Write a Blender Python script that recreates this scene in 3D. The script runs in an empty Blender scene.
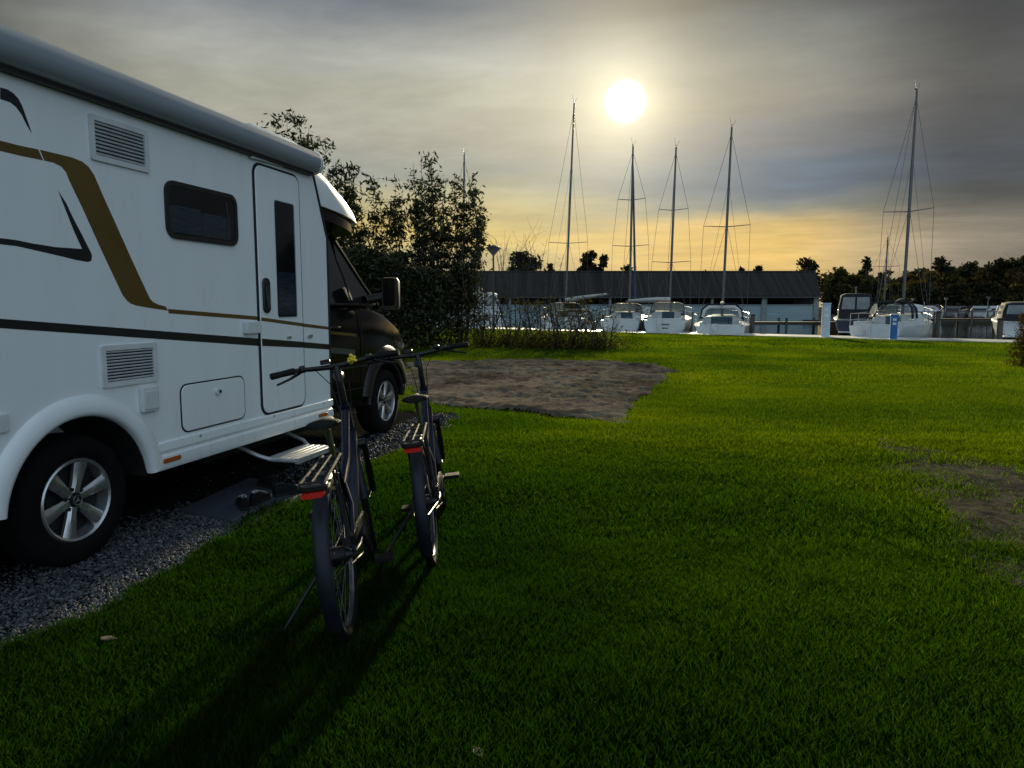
import bpy, bmesh, math, random
import numpy as np
from mathutils import Vector, Matrix
random.seed(7)
RNG = np.random.default_rng(11)
R = math.radians
sc = bpy.context.scene
COL = sc.collection

# ------------------------------------------------------------------ camera
FPX, HCAM = 710.0, 1.45
PITCH = math.atan(78.0 / FPX)
cam_d = bpy.data.cameras.new('camera')
cam_d.sensor_width = 36.0
cam_d.lens = 36.0 * FPX / 1024.0
cam_d.clip_start, cam_d.clip_end = 0.05, 3000.0
cam = bpy.data.objects.new('camera', cam_d)
COL.objects.link(cam)
cam.location = (0, 0, HCAM)
cam.rotation_euler = (R(90) - PITCH, 0, 0)
sc.camera = cam

# ------------------------------------------------------------------ light
SUN_EL, SUN_AZ = R(15.25), R(8.75)          # azimuth measured from +Y towards +X
SDIR = Vector((math.sin(SUN_AZ) * math.cos(SUN_EL), math.cos(SUN_AZ) * math.cos(SUN_EL), math.sin(SUN_EL)))
sl = bpy.data.lights.new('sun', 'SUN')
sl.energy, sl.angle, sl.color = 4.8, R(3.0), (1.0, 0.86, 0.56)
so = bpy.data.objects.new('sun', sl)
COL.objects.link(so)
so.rotation_euler = SDIR.to_track_quat('Z', 'Y').to_euler()

world = bpy.data.worlds.new('World')
sc.world = world
world.use_nodes = True
NT = world.node_tree
NT.nodes.clear()

class NX:
    """tiny expression helper for node trees"""
    def __init__(s, nt): s.nt = nt
    def n(s, t): return s.nt.nodes.new(t)
    def put(s, sock, v):
        if isinstance(v, bpy.types.NodeSocket): s.nt.links.new(v, sock)
        else: sock.default_value = v
    def m(s, op, a, b=0.0, c=0.0, clamp=False):
        q = s.n('ShaderNodeMath'); q.operation = op; q.use_clamp = clamp
        s.put(q.inputs[0], a); s.put(q.inputs[1], b)
        if op in ('MULTIPLY_ADD', 'SMOOTH_MIN', 'SMOOTH_MAX'): s.put(q.inputs[2], c)
        return q.outputs[0]
    def rng(s, v, a, b, c=0.0, d=1.0, smooth=True):
        q = s.n('ShaderNodeMapRange'); q.interpolation_type = 'SMOOTHSTEP' if smooth else 'LINEAR'
        for i, x in enumerate((v, a, b, c, d)): s.put(q.inputs[i], x)
        return q.outputs[0]
    def vm(s, op, a, b=None, scale=None):
        q = s.n('ShaderNodeVectorMath'); q.operation = op
        s.put(q.inputs[0], a)
        if b is not None: s.put(q.inputs[1], b)
        if scale is not None: s.put(q.inputs['Scale'], scale)
        return q.outputs['Value'] if op in ('DOT_PRODUCT', 'LENGTH') else q.outputs[0]
    def mix(s, f, a, b, mode='MIX'):
        q = s.n('ShaderNodeMix'); q.data_type = 'RGBA'; q.blend_type = mode
        s.put(q.inputs[0], f); s.put(q.inputs[6], a); s.put(q.inputs[7], b)
        return q.outputs[2]
    def noise(s, vec, scale, detail=4, rough=.55, dist=0.0):
        q = s.n('ShaderNodeTexNoise')
        if vec is not None: s.put(q.inputs['Vector'], vec)
        q.inputs['Scale'].default_value = scale; q.inputs['Detail'].default_value = detail
        q.inputs['Roughness'].default_value = rough; q.inputs['Distortion'].default_value = dist
        return q.outputs['Fac']
    def ramp(s, f, stops):
        q = s.n('ShaderNodeValToRGB'); s.put(q.inputs[0], f)
        el = q.color_ramp.elements
        while len(el) < len(stops): el.new(0.5)
        for e, (p, c) in zip(el, stops): e.position = p; e.color = (*c, 1)
        return q.outputs[0]
    def comb(s, x, y, z):
        q = s.n('ShaderNodeCombineXYZ')
        for i, v in enumerate((x, y, z)): s.put(q.inputs[i], v)
        return q.outputs[0]

def build_world():
    x = NX(NT)
    tc = x.n('ShaderNodeTexCoord').outputs['Generated']
    d = x.vm('NORMALIZE', tc)
    sep = x.n('ShaderNodeSeparateXYZ'); x.put(sep.inputs[0], d)
    dx, dy, dz = sep.outputs
    c = x.vm('DOT_PRODUCT', d, SDIR)
    ang = x.m('MULTIPLY', x.m('ARCCOSINE', x.m('MINIMUM', c, 1.0)), 180 / math.pi)      # degrees from the sun
    # clear sky above the cloud sheet
    sky = x.n('ShaderNodeTexSky'); sky.sky_type = 'NISHITA'; sky.sun_disc = False
    sky.sun_elevation = SUN_EL; sky.sun_rotation = SUN_AZ
    clear = x.vm('SCALE', sky.outputs[0], scale=0.06)
    # direction on a flat cloud sheet: perspective streaks that gather at the horizon
    inv = x.m('DIVIDE', 1.0, x.m('ADD', x.m('MAXIMUM', dz, 0.0), 0.07))
    px = x.m('MULTIPLY', dx, inv); py = x.m('MULTIPLY', dy, inv)
    sheet = x.comb(px, py, 0.3)
    warp = x.noise(sheet, 0.55, 3, .5)
    shv = x.comb(x.m('MULTIPLY', px, 0.55), x.m('ADD', x.m('MULTIPLY', py, .75), x.m('MULTIPLY', warp, 1.5)), 0.7)
    streak = x.noise(shv, 1.15, 7, .56, .15)
    fine = x.noise(x.comb(x.m('ADD', x.m('MULTIPLY', px, 1.2), x.m('MULTIPLY', py, .5)), x.m('MULTIPLY', py, 1.7), x.m('MULTIPLY', warp, 2.0)), 2.3, 7, .62, .25)
    bank = x.noise(x.comb(x.m('MULTIPLY', dx, 1.0), dy, x.m('MULTIPLY', dz, 5.0)), 3.2, 5, .55, .3)
    # cloud-sheet colour by height
    el = x.m('ADD', dz, x.m('MULTIPLY', x.m('SUBTRACT', bank, .5), .065))
    eln = x.rng(el, 0.0, .5, smooth=False)
    az = x.m('ARCTAN2', dx, dy)
    col = x.mix(x.rng(az, SUN_AZ - .20, SUN_AZ + .10), x.ramp(eln, SKY_LEFT), x.ramp(eln, SKY_RIGHT))
    # side to side: greyer and darker towards the right, away from the sun
    flank = x.m('MAXIMUM', x.rng(az, R(30), R(46)), x.rng(az, R(-34), R(-50)))
    col = x.mix(x.m('MULTIPLY', flank, .9), col, (.11, .145, .19, 1))
    hs = x.n('ShaderNodeHueSaturation'); x.put(hs.inputs['Saturation'], x.rng(az, R(20), R(34), 1.0, .42)); x.put(hs.inputs['Color'], col); col = hs.outputs[0]
    # thicker and thinner cloud
    dens = x.rng(streak, .3, .70, .98, 1.30)
    dens = x.m('MULTIPLY', dens, x.rng(fine, .3, .70, .93, 1.09))
    col = x.vm('SCALE', col, scale=dens)
    # light scattered forward around the sun
    def gl(w, p=1.0):
        q = x.m('DIVIDE', ang, w)
        return x.m('POWER', 2.718, x.m('MULTIPLY', x.m('POWER', q, p), -1.0))
    thin = x.rng(streak, .3, .7, 1.25, .75)
    glow = x.vm('SCALE', (1.0, .86, .52), scale=x.m('MULTIPLY', x.m('MULTIPLY', gl(6.5, 1.15), GLOW[0]), thin))
    glow2 = x.vm('SCALE', (1.0, .80, .45), scale=x.m('MULTIPLY', gl(15.0, 1.2), GLOW[1]))
    disc = x.vm('SCALE', (1.0, .93, .70), scale=x.m('MULTIPLY', x.rng(ang, .95, 1.75, 1.0, 0.0), 1.4))
    front = x.vm('ADD', x.vm('ADD', col, glow), x.vm('ADD', glow2, disc))
    halo = x.vm('SCALE', (1.0, .92, .66), scale=x.m('MULTIPLY', x.m('MULTIPLY', gl(2.3, 1.0), thin), .62))
    front = x.vm('ADD', front, halo)
    # dimmer towards both sides: lens falloff put into the sky colour
    side_ = x.m('MULTIPLY', x.rng(az, R(21), R(33), 1.0, .40), x.rng(az, R(-20), R(-38), 1.0, .22))
    front = x.vm('SCALE', front, scale=side_)
    # behind the viewer: pale open overcast that lights the shaded sides
    back = x.vm('SCALE', (.72, .95, 1.13), scale=x.m('MULTIPLY', BACK, x.rng(bank, .25, .75, .8, 1.2)))
    fb = x.rng(dy, .35, -.35)
    tot = x.mix(fb, front, back)
    tot = x.mix(0.03, tot, clear)
    below = x.rng(dz, -.02, -.06)
    tot = x.mix(below, tot, (.02, .022, .02, 1))
    bg = x.n('ShaderNodeBackground'); x.put(bg.inputs[0], tot); bg.inputs[1].default_value = .72
    out = x.n('ShaderNodeOutputWorld'); NT.links.new(bg.outputs[0], out.inputs[0])

SKY_RIGHT = [(0.0, (.45, .32, .13)), (.156, (.634, .42, .12)), (.207, (.558, .384, .13)), (.256, (.20, .21, .175)), (.30, (.075, .12, .178)), (.353, (.08, .128, .19)),
             (.389, (.122, .145, .181)), (.435, (.152, .159, .171)), (.503, (.209, .202, .175)), (.59, (.186, .193, .175)), (.653, (.131, .146, .148)), (.72, (.05, .06, .073)), (1.0, (.03, .035, .042))]
SKY_LEFT = [(0.0, (.38, .31, .17)), (.141, (.453, .376, .192)), (.208, (.60, .448, .148)), (.287, (.413, .37, .211)), (.365, (.27, .285, .25)), (.44, (.335, .325, .268)),
            (.536, (.385, .385, .312)), (.61, (.41, .42, .38)), (.70, (.24, .255, .26)), (.755, (.135, .16, .19)), (1.0, (.06, .07, .085))]
GLOW = (.50, .05)
BACK = .72
build_world()
vs = sc.view_settings
vs.view_transform, vs.look, vs.gamma, vs.use_curve_mapping = 'Standard', 'None', 1.0, False
vs.exposure = 0.5
sc.cycles.max_bounces = 8
sc.cycles.transparent_max_bounces = 16

# ------------------------------------------------------------------ helpers
_right = Vector((1, 0, 0)); _up = Vector((0, math.sin(PITCH), math.cos(PITCH))); _fwd = Vector((0, math.cos(PITCH), -math.sin(PITCH)))
def _ray(x, y): return _fwd + _right * ((x - 512) / FPX) + _up * ((384 - y) / FPX)
def gr(x, y, z=0.0):
    d = _ray(x, y); t = (z - HCAM) / d.z
    return Vector((d.x * t, d.y * t, z))
def at(x, y, Y):
    d = _ray(x, y); t = Y / d.y
    return Vector((d.x * t, Y, HCAM + d.z * t))
VAZ = R(14.2)                                    # the motorhome's heading
VD = Vector((math.sin(VAZ), math.cos(VAZ), 0)); VN = Vector((math.cos(VAZ), -math.sin(VAZ), 0))
VO = Vector((-2.348, 3.778, 0))                  # on the ground below the side wall, at the rear axle
def side(x, y, v=0.0):
    o = VO + VN * v; d = _ray(x, y); c = Vector((0, 0, HCAM))
    t = (o - c).dot(VN) / d.dot(VN); p = c + d * t
    return ((p - VO).dot(VD), p.z)

def mat(name, col, rough=.5, metal=0.0, var=.12, scale=6.0, bump=0.0, bscale=60.0, coat=0.0, spec=.5, stretch=None, col2=None, alpha=None):
    m = bpy.data.materials.new(name); m.use_nodes = True
    nt = m.node_tree; x = NX(nt); b = nt.nodes['Principled BSDF']
    tc = x.n('ShaderNodeTexCoord').outputs['Object']
    if stretch:
        mp = x.n('ShaderNodeMapping'); x.put(mp.inputs[0], tc); mp.inputs['Scale'].default_value = stretch; tc = mp.outputs[0]
    f = x.noise(tc, scale, 5, .6)
    lo = col2 if col2 else tuple(c * (1 - var) for c in col)
    hi = col if col2 else tuple(min(1, c * (1 + var)) for c in col)
    x.put(b.inputs['Base Color'], x.mix(x.rng(f, .35, .65), (*lo, 1), (*hi, 1)))
    x.put(b.inputs['Roughness'], x.rng(f, .3, .7, max(.02, rough * .88), min(1, rough * 1.12)))
    b.inputs['Metallic'].default_value = metal
    b.inputs['Specular IOR Level'].default_value = spec
    b.inputs['Coat Weight'].default_value = coat
    if alpha is not None: b.inputs['Alpha'].default_value = alpha
    if bump:
        bp = x.n('ShaderNodeBump'); bp.inputs['Strength'].default_value = bump; bp.inputs['Distance'].default_value = .01
        x.put(bp.inputs['Height'], x.noise(tc, bscale, 6, .6)); x.put(b.inputs['Normal'], bp.outputs[0])
    return m

def leafmat(name, a, b_, c=None, trans=.45, gloss=.04, attr='rnd', mid=None):
    """leaf or grass shader: colour varies by leaf, light passes through"""
    m = bpy.data.materials.new(name); m.use_nodes = True
    nt = m.node_tree; nt.nodes.clear(); x = NX(nt)
    at_ = x.n('ShaderNodeAttribute'); at_.attribute_name = attr
    stops = [(0.0, a), (.7, b_), (1.0, c or b_)]
    if mid: stops.insert(1, (.28, mid))
    col = x.ramp(at_.outputs['Fac'], stops)
    df = x.n('ShaderNodeBsdfDiffuse'); x.put(df.inputs[0], col)
    tl = x.n('ShaderNodeBsdfTranslucent'); x.put(tl.inputs[0], x.mix(1.0, col, (1.05, 1.28, .3, 1), 'MULTIPLY'))
    mx = x.n('ShaderNodeMixShader'); mx.inputs[0].default_value = trans
    nt.links.new(df.outputs[0], mx.inputs[1]); nt.links.new(tl.outputs[0], mx.inputs[2])
    gs = x.n('ShaderNodeBsdfGlossy'); gs.inputs['Roughness'].default_value = .5; gs.inputs[0].default_value = (.8, .85, .6, 1)
    m2 = x.n('ShaderNodeMixShader'); m2.inputs[0].default_value = gloss
    nt.links.new(mx.outputs[0], m2.inputs[1]); nt.links.new(gs.outputs[0], m2.inputs[2])
    o = x.n('ShaderNodeOutputMaterial'); nt.links.new(m2.outputs[0], o.inputs[0])
    return m

def glassmat(name, tint, transp, rough=.03, refl=.9, ior=1.5):
    m = bpy.data.materials.new(name); m.use_nodes = True
    nt = m.node_tree; nt.nodes.clear(); x = NX(nt)
    t = x.n('ShaderNodeBsdfTransparent'); t.inputs[0].default_value = (*[c * transp for c in tint], 1)
    g = x.n('ShaderNodeBsdfGlossy'); g.inputs[0].default_value = (refl * .92, refl * .97, refl, 1)
    tc = x.n('ShaderNodeTexCoord').outputs['Object']
    x.put(g.inputs['Roughness'], x.rng(x.noise(tc, 3.0), .3, .7, rough, rough * 2.5))
    lw = x.n('ShaderNodeFresnel'); lw.inputs[0].default_value = ior
    mx = x.n('ShaderNodeMixShader'); x.put(mx.inputs[0], lw.outputs[0])
    nt.links.new(t.outputs[0], mx.inputs[1]); nt.links.new(g.outputs[0], mx.inputs[2])
    o = x.n('ShaderNodeOutputMaterial'); nt.links.new(mx.outputs[0], o.inputs[0])
    return m

def tag(o, label=None, cat=None, group=None, kind=None):
    if label: o['label'] = label
    if cat: o['category'] = cat
    if group: o['group'] = group
    if kind: o['kind'] = kind
    return o
def empty(name, loc, rz=0.0, rx=0.0, label=None, cat=None, group=None):
    o = bpy.data.objects.new(name, None); COL.objects.link(o)
    o.empty_display_size = .2
    o.location = loc
    o.rotation_euler = (rx, 0, rz)               # lean about the own long axis, then turn
    return tag(o, label, cat, group)
def copy_tree(o, parent=None):
    c = o.copy(); COL.objects.link(c)
    if parent: c.parent = parent
    for ch in list(o.children): copy_tree(ch, c)
    return c

class MB:
    def __init__(s): s.v = []; s.f = []
    def add(s, vs, fs):
        k = len(s.v); s.v += [tuple(p) for p in vs]; s.f += [tuple(i + k for i in f) for f in fs]; return s
    def box(s, c, d, rz=0.0, rx=0.0, ry=0.0):
        M = Matrix.Rotation(rz, 3, 'Z') @ Matrix.Rotation(ry, 3, 'Y') @ Matrix.Rotation(rx, 3, 'X'); c = Vector(c)
        P = [c + M @ Vector((sx * d[0] / 2, sy * d[1] / 2, sz * d[2] / 2)) for sx in (-1, 1) for sy in (-1, 1) for sz in (-1, 1)]
        return s.add(P, [(0, 1, 3, 2), (4, 6, 7, 5), (0, 4, 5, 1), (2, 3, 7, 6), (0, 2, 6, 4), (1, 5, 7, 3)])
    def tube(s, pts, r, n=8, cap=True):
        pts = [Vector(p) for p in pts]; rs = r if isinstance(r, (list, tuple)) else [r] * len(pts)
        V = []; F = []; ref = None
        for i, p in enumerate(pts):
            t = (pts[min(i + 1, len(pts) - 1)] - pts[max(i - 1, 0)])
            t = t.normalized() if t.length > 1e-9 else Vector((0, 0, 1))
            if ref is None: ref = Vector((0, 0, 1)) if abs(t.z) < .9 else Vector((1, 0, 0))
            a = (ref - t * ref.dot(t)).normalized(); ref = a; b = t.cross(a)
            for k in range(n):
                w = 2 * math.pi * k / n; V.append(p + (a * math.cos(w) + b * math.sin(w)) * rs[i])
        for i in range(len(pts) - 1):
            for k in range(n):
                q = (k + 1) % n; F.append((i * n + k, i * n + q, (i + 1) * n + q, (i + 1) * n + k))
        if cap: F.append(tuple(range(n))[::-1]); F.append(tuple((len(pts) - 1) * n + k for k in range(n)))
        return s.add(V, F)
    def loft(s, rings, closed=True, cap=True):
        n = len(rings[0]); V = [p for r_ in rings for p in r_]; F = []
        for i in range(len(rings) - 1):
            for k in range(n if closed else n - 1):
                q = (k + 1) % n; F.append((i * n + k, i * n + q, (i + 1) * n + q, (i + 1) * n + k))
        if cap: F.append(tuple(range(n))[::-1]); F.append(tuple((len(rings) - 1) * n + k for k in range(n)))
        return s.add(V, F)
    def prism(s, poly, f0, f1):
        """poly of 2-D points; f0 / f1 map them to the two faces"""
        n = len(poly); V = [f0(*p) for p in poly] + [f1(*p) for p in poly]
        F = [tuple(range(n)), tuple(range(n, 2 * n))[::-1]] + [(k, (k + 1) % n + 0, (k + 1) % n + n, k + n) for k in range(n)]
        return s.add(V, F)
    def ring(s, c, r, prof, axis='y', n=40, a0=0.0, a1=360.0):
        """sweep profile points (dr, dax) round an axis; full or part circle, in the x-z plane for axis y"""
        full = abs(a1 - a0) >= 359.9; c = Vector(c); rings = []
        for i in range(n if full else n + 1):
            w = R(a0 + (a1 - a0) * i / n); q = []
            for dr, da in prof:
                rr = r + dr
                if axis == 'y': q.append(c + Vector((rr * math.cos(w), da, rr * math.sin(w))))
                else: q.append(c + Vector((rr * math.cos(w), rr * math.sin(w), da)))
            rings.append(q)
        if full: rings.append(rings[0])
        return s.loft(rings, True, not full)
    def sphere(s, c, r, nu=10, nv=6):
        c = Vector(c); rr = r if isinstance(r, (tuple, list)) else (r, r, r); rings = []
        for j in range(nv + 1):
            t = math.pi * min(max(j / nv, .02), .98)
            rings.append([c + Vector((rr[0] * math.sin(t) * math.cos(2 * math.pi * k / nu), rr[1] * math.sin(t) * math.sin(2 * math.pi * k / nu), -rr[2] * math.cos(t))) for k in range(nu)])
        return s.loft(rings)
    def xf(s, M): s.v = [tuple(M @ Vector(p)) for p in s.v]; return s
    def build(s, name, m, parent=None, smooth=35, bevel=0.0, seg=2):
        me = bpy.data.meshes.new(name); me.from_pydata(s.v, [], s.f)
        bm = bmesh.new(); bm.from_mesh(me); bmesh.ops.recalc_face_normals(bm, faces=bm.faces); bm.to_mesh(me); bm.free()
        me.materials.append(m)
        if smooth:
            me.shade_smooth(); me.set_sharp_from_angle(angle=R(smooth))
        o = bpy.data.objects.new(name, me); COL.objects.link(o)
        if parent: o.parent = parent
        if bevel:
            q = o.modifiers.new('bevel', 'BEVEL'); q.width = bevel; q.segments = seg; q.limit_method = 'ANGLE'; q.angle_limit = R(40)
        return o

def cut(o, cutter_mb):
    """boolean difference, applied at once; the cutter is thrown away"""
    c = cutter_mb.build('cutter', o.data.materials[0])
    c.parent = o.parent
    q = o.modifiers.new('cut', 'BOOLEAN'); q.operation = 'DIFFERENCE'; q.solver = 'EXACT'; q.object = c
    bpy.context.view_layer.update()
    dg = bpy.context.evaluated_depsgraph_get()
    me = bpy.data.meshes.new_from_object(o.evaluated_get(dg))
    o.modifiers.clear(); o.data = me
    me.shade_smooth(); me.set_sharp_from_angle(angle=R(35))
    bpy.data.objects.remove(c)
    return o

def rrect(x0, z0, x1, z1, r, n=5):
    P = []
    for cx, cz, a in ((x1 - r, z1 - r, 0), (x0 + r, z1 - r, 90), (x0 + r, z0 + r, 180), (x1 - r, z0 + r, 270)):
        for k in range(n + 1):
            w = R(a + 90 * k / n); P.append((cx + r * math.cos(w), cz + r * math.sin(w)))
    return P
def soup(name, V, n_per, m, rnd, parent=None):
    """many separate little polygons (leaves, blades, stones) as one mesh; V is (count*n_per, 3), rnd one value each"""
    V = np.asarray(V, dtype=np.float32).reshape(-1, 3); cnt = len(V) // n_per
    me = bpy.data.meshes.new(name)
    me.vertices.add(len(V)); me.vertices.foreach_set('co', V.ravel())
    me.loops.add(len(V)); me.loops.foreach_set('vertex_index', np.arange(len(V), dtype=np.int32))
    me.polygons.add(cnt); me.polygons.foreach_set('loop_start', np.arange(cnt, dtype=np.int32) * n_per)
    me.update(calc_edges=True); me.validate()
    a = me.attributes.new('rnd', 'FLOAT', 'POINT'); a.data.foreach_set('value', np.repeat(np.asarray(rnd, dtype=np.float32), n_per))
    me.materials.append(m)
    o = bpy.data.objects.new(name, me); COL.objects.link(o)
    if parent: o.parent = parent
    return o
_tab = RNG.random((256, 256))
def vnoise(x, y, s):
    x = np.asarray(x) * s + 1000.3; y = np.asarray(y) * s + 1000.7
    i = np.floor(x).astype(int); j = np.floor(y).astype(int); fx = x - i; fy = y - j
    fx = fx * fx * (3 - 2 * fx); fy = fy * fy * (3 - 2 * fy)
    g = lambda a, b: _tab[a % 256, b % 256]
    return (g(i, j) * (1 - fx) + g(i + 1, j) * fx) * (1 - fy) + (g(i, j + 1) * (1 - fx) + g(i + 1, j + 1) * fx) * fy
def fbm(x, y, s): return (vnoise(x, y, s) + .5 * vnoise(x, y, s * 2.1) + .25 * vnoise(x, y, s * 4.3)) / 1.75
def inpoly(x, y, P):
    x = np.asarray(x); y = np.asarray(y); r_ = np.zeros(x.shape, bool); n = len(P)
    for i in range(n):
        x0, y0 = P[i]; x1, y1 = P[(i + 1) % n]
        if y0 == y1: continue
        r_ ^= ((y0 > y) != (y1 > y)) & (x < (x1 - x0) * (y - y0) / (y1 - y0) + x0)
    return r_
def jit(x, y, amp, s):
    return np.asarray(x) + (fbm(x, y, s) - .5) * 2 * amp, np.asarray(y) + (fbm(np.asarray(x) + 40, y, s) - .5) * 2 * amp

# ------------------------------------------------------------------ materials
M = dict(
    white=mat('white_gelcoat', (.80, .83, .86), .30, var=.018, scale=2, coat=.25, stretch=(2.5, 1, .4)),
    white2=mat('white_plastic', (.62, .64, .66), .42, var=.06, scale=9),
    alu=mat('awning_aluminium', (.24, .27, .31), .38, metal=.0, var=.06, scale=2, stretch=(.3, 3, 3), coat=.3),
    dark=mat('black_rubber', (.005, .005, .006), .75, var=.3, scale=20, bump=.2, bscale=90),
    blackp=mat('black_paint', (.002, .0022, .0026), .14, var=.25, scale=2, coat=.0, spec=.12),
    blackt=mat('black_trim', (.009, .0095, .010), .5, var=.2, scale=12),
    under=mat('underbody_dirt', (.007, .007, .007), .9, var=.4, scale=8),
    gold=mat('gold_film', (.135, .082, .020), .38, metal=.25, var=.06, scale=4),
    film=mat('charcoal_film', (.009, .011, .013), .4, var=.15, scale=4),
    greyfilm=mat('grey_film', (.055, .06, .055), .4, var=.15, scale=4),
    rim=mat('alloy_wheel', (.55, .56, .58), .3, metal=.85, var=.1, scale=14),
    rimd=mat('wheel_dark_recess', (.014, .014, .015), .6, metal=.3, var=.2, scale=14),
    tyre=mat('tyre_rubber', (.005, .005, .0055), .85, spec=.15, var=.3, scale=15, bump=.3, bscale=120),
    steel=mat('brushed_steel', (.55, .56, .57), .35, metal=.9, var=.12, scale=10, stretch=(1, 12, 1)),
    step=mat('step_aluminium', (.52, .53, .55), .45, metal=.5, var=.12, scale=12),
    glass=glassmat('tinted_glass', (.66, .80, .78), .9, .03, .9, 2.1),
    darkglass=glassmat('smoked_acrylic', (.80, .92, 1.0), .78, .04, .9),
    orange=mat('orange_reflector', (.42, .09, .015), .25, var=.15, scale=60),
    red=mat('red_lens', (.55, .02, .014), .2, var=.2, scale=80, coat=.6),
    seat=mat('seat_cloth', (.012, .012, .013), .9, var=.2, scale=40),
    curtain=mat('blind_fabric', (.085, .105, .12), .9, var=.35, scale=8, stretch=(1, 1, 6)),
)

# ------------------------------------------------------------------ the setting: lawn, drive, bare soil, quay, water, far bank
WZ = -.32
QA, QB = Vector((-5.0, 47.3, 0)), Vector((20.0, 27.3, 0))      # lawn edge along the quay walk
QD = (QB - QA).normalized(); QN = Vector((-QD.y, QD.x, 0))      # QN points out over the water
WALK = 2.4
def groundmat(name, dark, light, s1=.35, s2=9.0, bump=.6, b=40.0, rough=.95, stretch=None):
    m = bpy.data.materials.new(name); m.use_nodes = True; nt = m.node_tree; x = NX(nt); bs = nt.nodes['Principled BSDF']
    tc = x.n('ShaderNodeTexCoord').outputs['Object']
    if stretch:
        mp = x.n('ShaderNodeMapping'); x.put(mp.inputs[0], tc); mp.inputs['Scale'].default_value = stretch; mp.inputs['Rotation'].default_value = (0, 0, R(8)); tc = mp.outputs[0]
    f = x.m('ADD', x.m('MULTIPLY', x.noise(tc, s1, 5, .6), .5), x.m('MULTIPLY', x.noise(tc, s2, 6, .7), .5))
    x.put(bs.inputs['Base Color'], x.mix(x.rng(f, .35, .65), (*dark, 1), (*light, 1)))
    bs.inputs['Roughness'].default_value = rough; bs.inputs['Specular IOR Level'].default_value = .3 if rough < .8 else 0.0
    bp = x.n('ShaderNodeBump'); bp.inputs['Strength'].default_value = bump; bp.inputs['Distance'].default_value = .03
    x.put(bp.inputs['Height'], x.noise(tc, b, 6, .65)); x.put(bs.inputs['Normal'], bp.outputs[0])
    return m
def sheet(name, poly, z, m, kind='structure', depth=0.0):
    b = MB()
    if depth: b.prism(poly, lambda x, y: (x, y, z), lambda x, y: (x, y, z - depth))
    else: b.add([(x, y, z) for x, y in poly], [tuple(range(len(poly)))])
    return tag(b.build(name, m, smooth=0), kind=kind)

qfar = QA + Vector((-6, 3.0, 0)); e2 = QB + QD * 90
lawn_poly = [(-160, -120), (e2.x, -120), (e2.x, e2.y), (QB.x, QB.y), (QA.x, QA.y), (qfar.x, qfar.y), (-160, 54)]
sheet('lawn_ground', lawn_poly, 0.0, groundmat('lawn_soil', (.008, .012, .003), (.022, .034, .005), .5, 14, .9, 35), depth=1.4)
bed = [(-900, -400), (900, -400), (900, 1500), (-900, 1500)]
sheet('ground', bed, -1.5, groundmat('mud', (.03, .028, .02), (.05, .045, .03)))

wm = bpy.data.materials.new('harbour_water'); wm.use_nodes = True
x = NX(wm.node_tree); b = wm.node_tree.nodes['Principled BSDF']
tc = x.n('ShaderNodeTexCoord').outputs['Object']
b.inputs['Base Color'].default_value = (.012, .016, .014, 1); b.inputs['Roughness'].default_value = .04; b.inputs['IOR'].default_value = 1.33
bp = x.n('ShaderNodeBump'); bp.inputs['Strength'].default_value = .16; bp.inputs['Distance'].default_value = .05
x.put(bp.inputs['Height'], x.noise(tc, 2.6, 4, .6, .4)); x.put(b.inputs['Normal'], bp.outputs[0])
sheet('water', [(-500, 20), (500, -200), (500, 200), (-500, 200)], WZ, wm)
sheet('far_bank', [(31, 73), (300, 66), (600, 900), (-600, 900), (-300, 90), (31, 90)], -.02, groundmat('far_ground', (.03, .032, .02), (.07, .065, .05)), depth=1.2)

# concrete walk behind a low kerb, along the water
cm = groundmat('quay_concrete', (.42, .41, .38), (.56, .55, .52), .8, 12, .2, 60, .42)
w0, w1 = [(qfar.x - 60, qfar.y + 6), (qfar.x, qfar.y), (QA.x, QA.y), (QB.x, QB.y), (e2.x, e2.y)], []
w1 = [(p[0] + QN.x * WALK, p[1] + QN.y * WALK) for p in w0]
sheet('quay_walk', w0 + w1[::-1], .05, cm, depth=1.5)

# plot under the motorhome: grass pavers and a strip of loose stone; frame (u, v) of the motorhome
def uv(u, v, z=0.0): p = VO + VD * u + VN * v; return (p.x, p.y, z)
edge_px = [(0, 648), (50, 630), (105, 612), (165, 572), (215, 541), (250, 524), (290, 502), (330, 482), (365, 465), (400, 450), (428, 441)]
edge = [gr(*p) for p in edge_px]
d0 = edge[1] - edge[0]
plot = [(p.x, p.y) for p in [edge[0] - VD * 6] + edge] + [uv(5.9, .25)[:2], uv(5.9, -3.2)[:2], uv(-7, -3.2)[:2]]
pm_ = bpy.data.materials.new('grass_paver'); pm_.use_nodes = True
x = NX(pm_.node_tree); b = pm_.node_tree.nodes['Principled BSDF']
tc = x.n('ShaderNodeTexCoord').outputs['Object']
mp = x.n('ShaderNodeMapping'); x.put(mp.inputs[0], tc); mp.inputs['Rotation'].default_value = (0, 0, VAZ)
br = x.n('ShaderNodeTexBrick'); x.put(br.inputs[0], mp.outputs[0])
br.inputs['Scale'].default_value = 5.0; br.inputs['Mortar Size'].default_value = .04; br.inputs['Mortar Smooth'].default_value = .4
nz = x.noise(tc, 25, 6, .7)
br.inputs[1].default_value = (.020, .020, .022, 1); br.inputs[2].default_value = (.032, .032, .034, 1); br.inputs[3].default_value = (.006, .008, .004, 1)
x.put(b.inputs['Base Color'], x.mix(x.rng(nz, .3, .7, 0, .6), br.outputs[0], (.014, .014, .011, 1)))
b.inputs['Roughness'].default_value = .95; b.inputs['Specular IOR Level'].default_value = 0.0
bp = x.n('ShaderNodeBump'); bp.inputs['Strength'].default_value = .9; bp.inputs['Distance'].default_value = .02
x.put(bp.inputs['Height'], x.m('SUBTRACT', nz, x.m('MULTIPLY', br.outputs[1], .9))); x.put(b.inputs['Normal'], bp.outputs[0])
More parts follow.
